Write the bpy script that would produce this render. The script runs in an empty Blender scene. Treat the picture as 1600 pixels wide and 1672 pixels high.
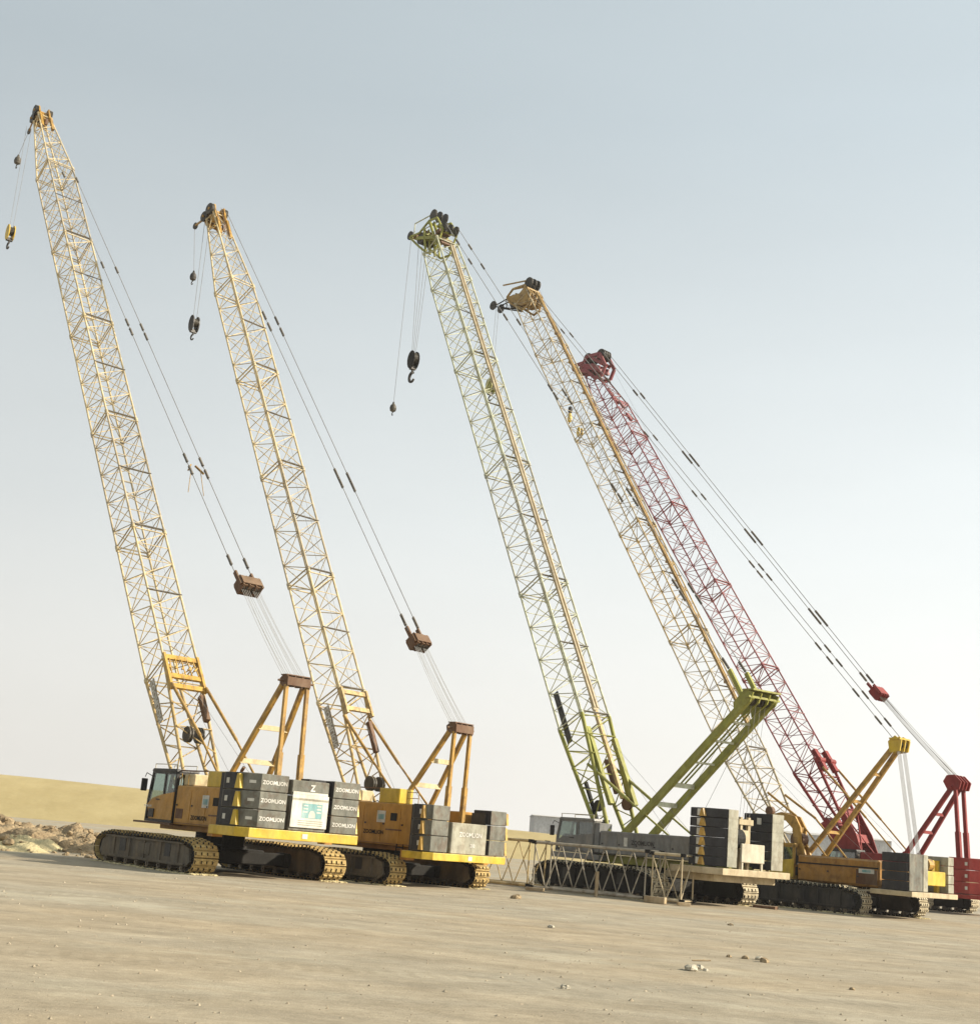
import bpy, math, random
from math import radians, sin, cos, pi, sqrt, atan2
from mathutils import Vector, Matrix, noise

random.seed(7)
sc = bpy.context.scene
COL = sc.collection

# ------------------------------------------------------------------ camera
cam_d = bpy.data.cameras.new('camera')
cam = bpy.data.objects.new('camera', cam_d); COL.objects.link(cam); sc.camera = cam
FPX, ROLL, HOR = 2200.0, radians(4.75), 1370.6
cam_d.sensor_fit = 'HORIZONTAL'; cam_d.sensor_width = 36.0; cam_d.lens = FPX / 1600 * 36
cam_d.clip_start = 0.1; cam_d.clip_end = 20000
PITCH = math.atan((HOR - 836) * cos(ROLL) / FPX)
fwv = Vector((0, cos(PITCH), sin(PITCH))); upv = Vector((0, -sin(PITCH), cos(PITCH))); xv = Vector((1, 0, 0))
rv = xv * cos(ROLL) + upv * sin(ROLL); uv = -xv * sin(ROLL) + upv * cos(ROLL)
m = Matrix.Identity(4)
for i in range(3):
    m[i][0] = rv[i]; m[i][1] = uv[i]; m[i][2] = -fwv[i]
m[0][3], m[1][3], m[2][3] = 0, 0, 2.2
cam.matrix_world = m

# ------------------------------------------------------------------ sky, sun, exposure
SUN_EL, SUN_AZ = radians(27), radians(94)          # azimuth clockwise from +Y
SKY_HOR, SKY_MID, SKY_UP, SKY_TOP, SKY_GAIN = (0.92, 0.89, 0.83), (0.70, 0.735, 0.73), (0.455, 0.522, 0.555), (0.385, 0.456, 0.492), 8.1
world = bpy.data.worlds.new('World'); sc.world = world; world.use_nodes = True
wn = world.node_tree; wn.nodes.clear()
w_out = wn.nodes.new('ShaderNodeOutputWorld'); w_bg = wn.nodes.new('ShaderNodeBackground')
w_sky = wn.nodes.new('ShaderNodeTexSky'); w_sky.sky_type = 'NISHITA'; w_sky.sun_disc = False
w_sky.sun_elevation = SUN_EL; w_sky.sun_rotation = SUN_AZ
w_sky.air_density = 1.0; w_sky.dust_density = 6.0; w_sky.ozone_density = 1.0; w_sky.altitude = 0
w_hsv = wn.nodes.new('ShaderNodeHueSaturation'); w_hsv.inputs['Saturation'].default_value = 0.30
w_hsv.inputs['Value'].default_value = 1.0
wn.links.new(w_sky.outputs[0], w_hsv.inputs['Color'])
# desert haze of the sky: pale near the horizon and towards the sun, thinner overhead
w_tc = wn.nodes.new('ShaderNodeTexCoord'); w_sep = wn.nodes.new('ShaderNodeSeparateXYZ'); wn.links.new(w_tc.outputs['Generated'], w_sep.inputs[0])
w_rmp = wn.nodes.new('ShaderNodeValToRGB'); cr_ = w_rmp.color_ramp
cr_.elements[0].position = 0.0; cr_.elements[0].color = SKY_HOR + (1,)
cr_.elements[1].position = 0.85; cr_.elements[1].color = SKY_TOP + (1,)
e_ = cr_.elements.new(0.22); e_.color = SKY_MID + (1,)
e_ = cr_.elements.new(0.50); e_.color = SKY_UP + (1,)
wn.links.new(w_sep.outputs['Z'], w_rmp.inputs[0])
w_dot = wn.nodes.new('ShaderNodeVectorMath'); w_dot.operation = 'DOT_PRODUCT'
w_dot.inputs[1].default_value = (sin(SUN_AZ), cos(SUN_AZ), 0.0); wn.links.new(w_tc.outputs['Generated'], w_dot.inputs[0])
w_gl = wn.nodes.new('ShaderNodeMapRange'); w_gl.inputs['From Min'].default_value = -0.55; w_gl.inputs['From Max'].default_value = 0.6
w_gl.inputs['To Min'].default_value = 0.80 * SKY_GAIN; w_gl.inputs['To Max'].default_value = 1.24 * SKY_GAIN; wn.links.new(w_dot.outputs['Value'], w_gl.inputs['Value'])
w_sc = wn.nodes.new('ShaderNodeVectorMath'); w_sc.operation = 'SCALE'; w_nz = wn.nodes.new('ShaderNodeTexNoise'); w_nz.inputs['Scale'].default_value = 2.2; w_nz.inputs['Detail'].default_value = 4
w_mp = wn.nodes.new('ShaderNodeMapping'); w_mp.inputs['Scale'].default_value = (1, 1, 3.5); wn.links.new(w_tc.outputs['Generated'], w_mp.inputs[0]); wn.links.new(w_mp.outputs[0], w_nz.inputs['Vector'])
w_nr = wn.nodes.new('ShaderNodeMapRange'); w_nr.inputs['From Min'].default_value = 0.3; w_nr.inputs['From Max'].default_value = 0.7; w_nr.inputs['To Min'].default_value = 0.965; w_nr.inputs['To Max'].default_value = 1.035; wn.links.new(w_nz.outputs['Fac'], w_nr.inputs['Value'])
w_s0 = wn.nodes.new('ShaderNodeVectorMath'); w_s0.operation = 'SCALE'; wn.links.new(w_rmp.outputs[0], w_s0.inputs[0]); wn.links.new(w_nr.outputs[0], w_s0.inputs['Scale']); wn.links.new(w_s0.outputs[0], w_sc.inputs[0]); wn.links.new(w_gl.outputs[0], w_sc.inputs['Scale'])
w_mix = wn.nodes.new('ShaderNodeMix'); w_mix.data_type = 'RGBA'; w_mix.inputs['Factor'].default_value = 0.80
wn.links.new(w_hsv.outputs[0], w_mix.inputs['A']); wn.links.new(w_sc.outputs[0], w_mix.inputs['B'])
wn.links.new(w_mix.outputs['Result'], w_bg.inputs['Color'])
w_bg.inputs['Strength'].default_value = 0.10
wn.links.new(w_bg.outputs[0], w_out.inputs['Surface'])

sun_d = bpy.data.lights.new('sun', 'SUN'); sun_d.energy = 4.9; sun_d.angle = radians(1.2)
sun_d.color = (1.0, 0.90, 0.74)
sun = bpy.data.objects.new('sun', sun_d); COL.objects.link(sun)
sdir = Vector((sin(SUN_AZ) * cos(SUN_EL), cos(SUN_AZ) * cos(SUN_EL), sin(SUN_EL)))
sun.rotation_euler = sdir.to_track_quat('Z', 'Y').to_euler()

sc.view_settings.view_transform = 'Standard'; sc.view_settings.look = 'None'
sc.view_settings.gamma = 1; sc.view_settings.use_curve_mapping = False
sc.view_settings.exposure = 0.72
HAZE = 0.00022

# ------------------------------------------------------------------ materials
def nodes_of(name):
    mt = bpy.data.materials.new(name); mt.use_nodes = True
    nt = mt.node_tree; return mt, nt, nt.nodes['Principled BSDF']

def ramp(nt, src, p0, p1, c0, c1):
    r = nt.nodes.new('ShaderNodeValToRGB'); r.color_ramp.elements[0].position = p0; r.color_ramp.elements[1].position = p1
    r.color_ramp.elements[0].color = c0; r.color_ramp.elements[1].color = c1
    nt.links.new(src, r.inputs[0]); return r

def paint(name, col, rough=0.55, dust=0.35, dustcol=(0.42, 0.35, 0.24), metal=0.0, scale=1.6, bump=0.12, rust=0.0, grime=0.72, settle=0.4):
    mt, nt, b = nodes_of(name)
    tc = nt.nodes.new('ShaderNodeTexCoord')
    n1 = nt.nodes.new('ShaderNodeTexNoise'); n1.inputs['Scale'].default_value = scale; n1.inputs['Detail'].default_value = 8; n1.inputs['Roughness'].default_value = 0.65
    mp = nt.nodes.new('ShaderNodeMapping'); mp.inputs['Scale'].default_value = (1, 1, 0.35)
    nt.links.new(tc.outputs['Object'], mp.inputs['Vector']); nt.links.new(mp.outputs[0], n1.inputs['Vector'])
    c = list(col) + [1]
    r1 = ramp(nt, n1.outputs['Fac'], 0.38, 0.72, (0, 0, 0, 1), (dust, dust, dust, 1))
    mix = nt.nodes.new('ShaderNodeMix'); mix.data_type = 'RGBA'
    mix.inputs['A'].default_value = c; mix.inputs['B'].default_value = list(dustcol) + [1]
    nt.links.new(r1.outputs[0], mix.inputs['Factor'])
    # settled dust on upward faces
    ge = nt.nodes.new('ShaderNodeNewGeometry'); sp = nt.nodes.new('ShaderNodeSeparateXYZ'); nt.links.new(ge.outputs['Normal'], sp.inputs[0])
    r2 = ramp(nt, sp.outputs['Z'], 0.55, 0.95, (0, 0, 0, 1), (settle, settle, settle, 1))
    mix2 = nt.nodes.new('ShaderNodeMix'); mix2.data_type = 'RGBA'; mix2.inputs['B'].default_value = list(dustcol) + [1]
    nt.links.new(r2.outputs[0], mix2.inputs['Factor']); nt.links.new(mix.outputs['Result'], mix2.inputs['A'])
    last = mix2
    if rust > 0:
        n3 = nt.nodes.new('ShaderNodeTexNoise'); n3.inputs['Scale'].default_value = 3.1; n3.inputs['Detail'].default_value = 6
        nt.links.new(tc.outputs['Object'], n3.inputs['Vector'])
        r3 = ramp(nt, n3.outputs['Fac'], 0.52, 0.62, (0, 0, 0, 1), (rust, rust, rust, 1))
        mix3 = nt.nodes.new('ShaderNodeMix'); mix3.data_type = 'RGBA'; mix3.inputs['B'].default_value = (0.10, 0.045, 0.02, 1)
        nt.links.new(r3.outputs[0], mix3.inputs['Factor']); nt.links.new(last.outputs['Result'], mix3.inputs['A']); last = mix3
    mp4 = nt.nodes.new('ShaderNodeMapping'); mp4.inputs['Scale'].default_value = (1.6, 1.6, 0.8); nt.links.new(tc.outputs['Object'], mp4.inputs[0])
    n4 = nt.nodes.new('ShaderNodeTexNoise'); n4.inputs['Scale'].default_value = 1.6; n4.inputs['Detail'].default_value = 7; n4.inputs['Roughness'].default_value = 0.7; nt.links.new(mp4.outputs[0], n4.inputs['Vector'])
    r4 = ramp(nt, n4.outputs['Fac'], 0.36, 0.60, (grime, grime * .97, grime * .92, 1), (1.04, 1.04, 1.04, 1))
    mu4 = nt.nodes.new('ShaderNodeMix'); mu4.data_type = 'RGBA'; mu4.blend_type = 'MULTIPLY'; mu4.inputs['Factor'].default_value = 1
    nt.links.new(last.outputs['Result'], mu4.inputs['A']); nt.links.new(r4.outputs[0], mu4.inputs['B']); last = mu4
    nt.links.new(last.outputs['Result'], b.inputs['Base Color'])
    n2 = nt.nodes.new('ShaderNodeTexNoise'); n2.inputs['Scale'].default_value = 14; n2.inputs['Detail'].default_value = 4
    nt.links.new(tc.outputs['Object'], n2.inputs['Vector'])
    rr = ramp(nt, n2.outputs['Fac'], 0.3, 0.8, (rough - .12,) * 3 + (1,), (min(1, rough + .2),) * 3 + (1,))
    nt.links.new(rr.outputs[0], b.inputs['Roughness'])
    bp = nt.nodes.new('ShaderNodeBump'); bp.inputs['Strength'].default_value = bump; bp.inputs['Distance'].default_value = 0.02
    nt.links.new(n2.outputs['Fac'], bp.inputs['Height']); nt.links.new(bp.outputs[0], b.inputs['Normal'])
    b.inputs['Metallic'].default_value = metal; b.inputs['Specular IOR Level'].default_value = 0.3
    return mt

M = {}
M['lat_cream'] = paint('cream lattice paint', (0.58, 0.47, 0.26), dust=0.4, dustcol=(0.5, 0.45, 0.36), rust=0.18)
M['lat_yellow'] = paint('yellow lattice paint', (0.50, 0.36, 0.15), dust=0.5, rust=0.4)
M['lat_faded'] = paint('faded yellow lattice paint', (0.46, 0.39, 0.26), dust=0.5, rust=0.25)
M['lat_green'] = paint('pale green lattice paint', (0.48, 0.50, 0.36), dust=0.45, dustcol=(.5, .47, .36), rust=0.3)
M['lat_greygreen'] = paint('greyed green lattice paint', (0.42, 0.43, 0.36), dust=0.5, rust=0.25)
M['lat_pink'] = paint('sun faded red lattice paint', (0.30, 0.09, 0.10), dust=0.25)
M['dull_gold'] = paint('dull gold steel', (0.33, 0.21, 0.06), rough=0.6, dust=0.4, rust=0.5)
M['lat_red'] = paint('red lattice paint', (0.22, 0.05, 0.06), dust=0.15)
M['yellow'] = paint('bright yellow paint', (0.56, 0.385, 0.03), rough=0.45, dust=0.25)
M['gold'] = paint('dark gold paint', (0.38, 0.215, 0.032), rough=0.5, dust=0.25, rust=0.45)
M['orange'] = paint('faded orange paint', (0.42, 0.21, 0.028), rough=0.45, dust=0.15)
M['orange_brown'] = paint('brown orange paint', (0.36, 0.17, 0.025), rough=0.45, dust=0.2, rust=0.3)
M['green'] = paint('lime green paint', (0.26, 0.265, 0.045), rough=0.5, dust=0.15, rust=0.15)
M['red'] = paint('red paint', (0.20, 0.018, 0.016), rough=0.65, dust=0.08, dustcol=(.3, .1, .08))
M['pink_red'] = paint('light red paint', (0.40, 0.07, 0.06), rough=0.6, dust=0.15)
M['slab'] = paint('grey counterweight paint', (0.135, 0.137, 0.115), rough=0.65, dust=0.4, dustcol=(.3, .27, .2), rust=0.35, grime=0.6, bump=0.3)
M['slab_dark'] = paint('dark shaded counterweight grey', (0.028, 0.028, 0.032), rough=0.7, dust=0.05)  # near-black: shade of the stack sides is put into this colour
M['slab_red'] = paint('red counterweight paint', (0.27, 0.022, 0.018), rough=0.6, dust=0.08)
M['slab_pale'] = paint('pale grey counterweight paint', (0.31, 0.31, 0.25), rough=0.65, dust=0.45, rust=0.2, grime=0.65)
M['grey_body'] = paint('grey body paint', (0.15, 0.155, 0.155), rough=0.45, dust=0.3)
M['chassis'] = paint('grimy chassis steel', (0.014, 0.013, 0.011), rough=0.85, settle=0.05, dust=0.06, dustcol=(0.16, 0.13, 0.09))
M['frame_grey'] = paint('grey brown track frame', (0.10, 0.09, 0.072), rough=0.75, dust=0.8, dustcol=(0.22, 0.165, 0.10))
M['shoe'] = paint('dusty track steel', (0.34, 0.24, 0.10), rough=0.85, dust=0.8, dustcol=(0.56, 0.42, 0.17), scale=4)
M['shoe_pale'] = paint('pale dusty track steel', (0.38, 0.33, 0.23), rough=0.85, dust=0.8, dustcol=(0.58, 0.50, 0.34), scale=4)
M['roller'] = paint('worn roller steel', (0.13, 0.11, 0.09), rough=0.4, dust=0.4, metal=0.4)
M['black'] = paint('black painted steel', (0.022, 0.022, 0.024), rough=0.5, dust=0.12)
M['rope'] = paint('grey wire rope', (0.26, 0.26, 0.26), rough=0.6, dust=0.1, metal=0.3)
M['rope_pale'] = paint('pale wire rope', (0.36, 0.36, 0.35), rough=0.6, dust=0.1, grime=.9)
M['sheave'] = paint('dark greased sheave', (0.030, 0.027, 0.022), rough=0.5, dust=0.2)
M['rust_brown'] = paint('brown oxide paint', (0.11, 0.050, 0.022), rough=0.65, dust=0.2)
M['white'] = paint('white paint', (0.60, 0.59, 0.53), rough=0.6, dust=0.4, dustcol=(0.45, 0.42, 0.34))
M['offwhite'] = paint('off white paint', (0.50, 0.46, 0.36), rough=0.6, dust=0.3)
M['teal'] = paint('teal print', (0.17, 0.36, 0.37), rough=0.6, dust=0.5, dustcol=(0.5, 0.5, 0.45), scale=4)
M['decal'] = paint('worn white stencil paint', (0.66, 0.65, 0.60), rough=0.7, dust=0.5, dustcol=(0.30, 0.28, 0.22), scale=3)
M['link_steel'] = paint('dark link steel', (0.085, 0.08, 0.075), rough=0.6, dust=0.3)
M['hazard'] = paint('amber hazard paint', (0.50, 0.30, 0.05), rough=0.5, dust=0.2, rust=0.3)
M['beige_steel'] = paint('dusty beige steel', (0.46, 0.38, 0.24), rough=0.7, dust=0.5, rust=0.12)
M['grey_tube'] = paint('weathered grey tube', (0.34, 0.31, 0.25), rough=0.65, dust=0.4, rust=0.4)
M['timber'] = paint('weathered timber', (0.36, 0.27, 0.16), rough=0.9, dust=0.5, scale=5)
M['seat'] = paint('dark seat cloth', (0.03, 0.03, 0.035), rough=0.9)
M['cladding'] = paint('pale grey wall cladding', (0.42, 0.43, 0.44), rough=0.6, dust=0.1, bump=0.02, scale=0.05)

def glass_mat():
    mt, nt, b = nodes_of('tinted cab glass')
    out = nt.nodes['Material Output']
    tr = nt.nodes.new('ShaderNodeBsdfTransparent'); tr.inputs[0].default_value = (0.50, 0.60, 0.55, 1)
    gl = nt.nodes.new('ShaderNodeBsdfGlossy'); gl.inputs['Roughness'].default_value = 0.06; gl.inputs[0].default_value = (0.9, 0.95, 0.92, 1)
    fr = nt.nodes.new('ShaderNodeValue'); fr.outputs[0].default_value = 0.16
    mx = nt.nodes.new('ShaderNodeMixShader')
    nt.links.new(fr.outputs[0], mx.inputs[0]); nt.links.new(tr.outputs[0], mx.inputs[1]); nt.links.new(gl.outputs[0], mx.inputs[2])
    nt.links.new(mx.outputs[0], out.inputs['Surface']); return mt
M['glass'] = glass_mat()

def ground_mat():
    mt, nt, b = nodes_of('packed sandy gravel')
    tc = nt.nodes.new('ShaderNodeTexCoord')
    def nz(scale, detail, stretch=(1, 1, 1), rough=0.6, rot=0.0):
        mp = nt.nodes.new('ShaderNodeMapping'); mp.inputs['Scale'].default_value = stretch; mp.inputs['Rotation'].default_value = (0, 0, rot)
        n = nt.nodes.new('ShaderNodeTexNoise'); n.inputs['Scale'].default_value = scale; n.inputs['Detail'].default_value = detail; n.inputs['Roughness'].default_value = rough
        nt.links.new(tc.outputs['Object'], mp.inputs[0]); nt.links.new(mp.outputs[0], n.inputs['Vector']); return n
    big = nz(0.06, 5, (0.6, 1.3, 1), 0.6, 0.1); streak = nz(0.6, 7, (0.34, 1, 1), 0.68, 0.05); fine = nz(5.0, 8, (0.7, 1, 1), 0.75)
    grit = nz(28.0, 4)
    c1a = ramp(nt, big.outputs['Fac'], 0.35, 0.66, (0.385, 0.318, 0.222, 1), (0.350, 0.325, 0.262, 1))
    pale = nz(0.20, 7, (0.6, 1.0, 1), 0.62, -0.08); pf = ramp(nt, pale.outputs['Fac'], 0.54, 0.70, (0, 0, 0, 1), (.75, .75, .75, 1))
    c1b = nt.nodes.new('ShaderNodeMix'); c1b.data_type = 'RGBA'; c1b.inputs['B'].default_value = (0.46, 0.43, 0.34, 1)
    nt.links.new(c1a.outputs[0], c1b.inputs['A']); nt.links.new(pf.outputs[0], c1b.inputs['Factor'])
    dk = nz(0.33, 5, (0.5, 1.0, 1), 0.6, 0.15); df = ramp(nt, dk.outputs['Fac'], 0.60, 0.74, (0, 0, 0, 1), (.55, .55, .55, 1))
    c1c = nt.nodes.new('ShaderNodeMix'); c1c.data_type = 'RGBA'; c1c.inputs['B'].default_value = (0.25, 0.215, 0.155, 1)
    nt.links.new(c1b.outputs['Result'], c1c.inputs['A']); nt.links.new(df.outputs[0], c1c.inputs['Factor'])
    # wheel and crawler tracks: broad bands wandering across the yard, with cleat marks
    mpw = nt.nodes.new('ShaderNodeMapping'); mpw.inputs['Rotation'].default_value = (0, 0, 0.10); nt.links.new(tc.outputs['Object'], mpw.inputs[0])
    wv = nt.nodes.new('ShaderNodeTexWave'); wv.wave_type = 'BANDS'; wv.bands_direction = 'Y'; wv.inputs['Scale'].default_value = 0.07; wv.inputs['Distortion'].default_value = 11.0; wv.inputs['Detail'].default_value = 3; wv.inputs['Detail Scale'].default_value = 0.35
    nt.links.new(mpw.outputs[0], wv.inputs['Vector']); wf_ = ramp(nt, wv.outputs['Fac'], 0.80, 0.95, (1, 1, 1, 1), (.955, .95, .94, 1))
    c1 = nt.nodes.new('ShaderNodeMix'); c1.data_type = 'RGBA'; c1.blend_type = 'MULTIPLY'; c1.inputs['Factor'].default_value = 1
    mot = nz(0.9, 7, (0.75, 1, 1), 0.65, 0.4); mf = ramp(nt, mot.outputs['Fac'], 0.34, 0.68, (.80, .79, .76, 1), (1.10, 1.10, 1.09, 1))
    mm = nt.nodes.new('ShaderNodeMix'); mm.data_type = 'RGBA'; mm.blend_type = 'MULTIPLY'; mm.inputs['Factor'].default_value = 1
    nt.links.new(c1c.outputs['Result'], mm.inputs['A']); nt.links.new(mf.outputs[0], mm.inputs['B'])
    # crawler prints: narrow wandering lanes carrying regular cleat marks
    mpc = nt.nodes.new('ShaderNodeMapping'); mpc.inputs['Rotation'].default_value = (0, 0, -0.22); nt.links.new(tc.outputs['Object'], mpc.inputs[0])
    wl = nt.nodes.new('ShaderNodeTexWave'); wl.wave_type = 'BANDS'; wl.bands_direction = 'Y'; wl.inputs['Scale'].default_value = 0.022; wl.inputs['Distortion'].default_value = 3.0; wl.inputs['Detail'].default_value = 1; wl.inputs['Detail Scale'].default_value = 0.2
    nt.links.new(mpc.outputs[0], wl.inputs['Vector']); lane = ramp(nt, wl.outputs['Fac'], 0.985, 0.995, (0, 0, 0, 1), (1, 1, 1, 1))
    wc = nt.nodes.new('ShaderNodeTexWave'); wc.wave_type = 'BANDS'; wc.bands_direction = 'X'; wc.inputs['Scale'].default_value = 0.95; wc.inputs['Distortion'].default_value = 2.5; wc.inputs['Detail Scale'].default_value = 2.0; nt.links.new(mpc.outputs[0], wc.inputs['Vector'])
    wcf = ramp(nt, wc.outputs['Fac'], 0.3, 0.7, (.92, .915, .905, 1), (1, 1, 1, 1))
    mc = nt.nodes.new('ShaderNodeMix'); mc.data_type = 'RGBA'; mc.blend_type = 'MULTIPLY'; nt.links.new(lane.outputs[0], mc.inputs['Factor'])
    nt.links.new(mm.outputs['Result'], mc.inputs['A']); nt.links.new(wcf.outputs[0], mc.inputs['B'])
    nt.links.new(mc.outputs['Result'], c1.inputs['A']); nt.links.new(wf_.outputs[0], c1.inputs['B'])
    c2 = ramp(nt, streak.outputs['Fac'], 0.32, 0.70, (0.88, 0.88, 0.88, 1), (1.10, 1.08, 1.05, 1))
    mu = nt.nodes.new('ShaderNodeMix'); mu.data_type = 'RGBA'; mu.blend_type = 'MULTIPLY'; mu.inputs['Factor'].default_value = 1
    nt.links.new(c1.outputs['Result'], mu.inputs['A']); nt.links.new(c2.outputs[0], mu.inputs['B'])
    c3 = ramp(nt, fine.outputs['Fac'], 0.30, 0.72, (0.84, 0.83, 0.81, 1), (1.12, 1.12, 1.12, 1))
    mu2 = nt.nodes.new('ShaderNodeMix'); mu2.data_type = 'RGBA'; mu2.blend_type = 'MULTIPLY'; mu2.inputs['Factor'].default_value = 1
    nt.links.new(mu.outputs['Result'], mu2.inputs['A']); nt.links.new(c3.outputs[0], mu2.inputs['B'])
    c4 = ramp(nt, grit.outputs['Fac'], 0.30, 0.75, (0.88, 0.87, 0.86, 1), (1.08, 1.08, 1.08, 1))
    mu3 = nt.nodes.new('ShaderNodeMix'); mu3.data_type = 'RGBA'; mu3.blend_type = 'MULTIPLY'; mu3.inputs['Factor'].default_value = 1
    nt.links.new(mu2.outputs['Result'], mu3.inputs['A']); nt.links.new(c4.outputs[0], mu3.inputs['B'])
    nt.links.new(mu3.outputs['Result'], b.inputs['Base Color'])
    b.inputs['Roughness'].default_value = 0.95; b.inputs['Specular IOR Level'].default_value = 0.15
    ad = nt.nodes.new('ShaderNodeMath'); ad.operation = 'MULTIPLY_ADD'; ad.inputs[1].default_value = 0.25
    nt.links.new(grit.outputs['Fac'], ad.inputs[0]); nt.links.new(fine.outputs['Fac'], ad.inputs[2])
    bp = nt.nodes.new('ShaderNodeBump'); bp.inputs['Strength'].default_value = 0.5; bp.inputs['Distance'].default_value = 0.05
    nt.links.new(ad.outputs[0], bp.inputs['Height']); nt.links.new(bp.outputs[0], b.inputs['Normal'])
    return mt
M['ground'] = ground_mat()

def soil(name, a, c, scale=1.2, bump=0.6):
    mt, nt, b = nodes_of(name)
    tc = nt.nodes.new('ShaderNodeTexCoord')
    n = nt.nodes.new('ShaderNodeTexNoise'); n.inputs['Scale'].default_value = scale; n.inputs['Detail'].default_value = 9; n.inputs['Roughness'].default_value = 0.7
    nt.links.new(tc.outputs['Object'], n.inputs['Vector'])
    r = ramp(nt, n.outputs['Fac'], 0.33, 0.70, list(a) + [1], list(c) + [1]); nt.links.new(r.outputs[0], b.inputs['Base Color'])
    b.inputs['Roughness'].default_value = 0.97; b.inputs['Specular IOR Level'].default_value = 0.1
    n2 = nt.nodes.new('ShaderNodeTexNoise'); n2.inputs['Scale'].default_value = scale * 5; n2.inputs['Detail'].default_value = 6
    nt.links.new(tc.outputs['Object'], n2.inputs['Vector'])
    bp = nt.nodes.new('ShaderNodeBump'); bp.inputs['Strength'].default_value = bump; bp.inputs['Distance'].default_value = 0.15
    nt.links.new(n2.outputs['Fac'], bp.inputs['Height']); nt.links.new(bp.outputs[0], b.inputs['Normal'])
    return mt
M['sand'] = soil('yellow sand', (0.34, 0.27, 0.13), (0.43, 0.35, 0.18), 0.12, 0.5)
M['dirt'] = soil('brown dug earth', (0.20, 0.145, 0.085), (0.40, 0.31, 0.19), 1.1, 0.9)
M['dirt_pale'] = soil('pale dug sand', (0.42, 0.35, 0.19), (0.56, 0.48, 0.28), 1.5, 0.7)
M['gravel'] = soil('beige gravel', (0.26, 0.21, 0.14), (0.46, 0.40, 0.30), 2.0, 0.4)
M['stone'] = soil('pale stone', (0.34, 0.30, 0.22), (0.60, 0.55, 0.44), 3.0, 0.6)

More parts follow.
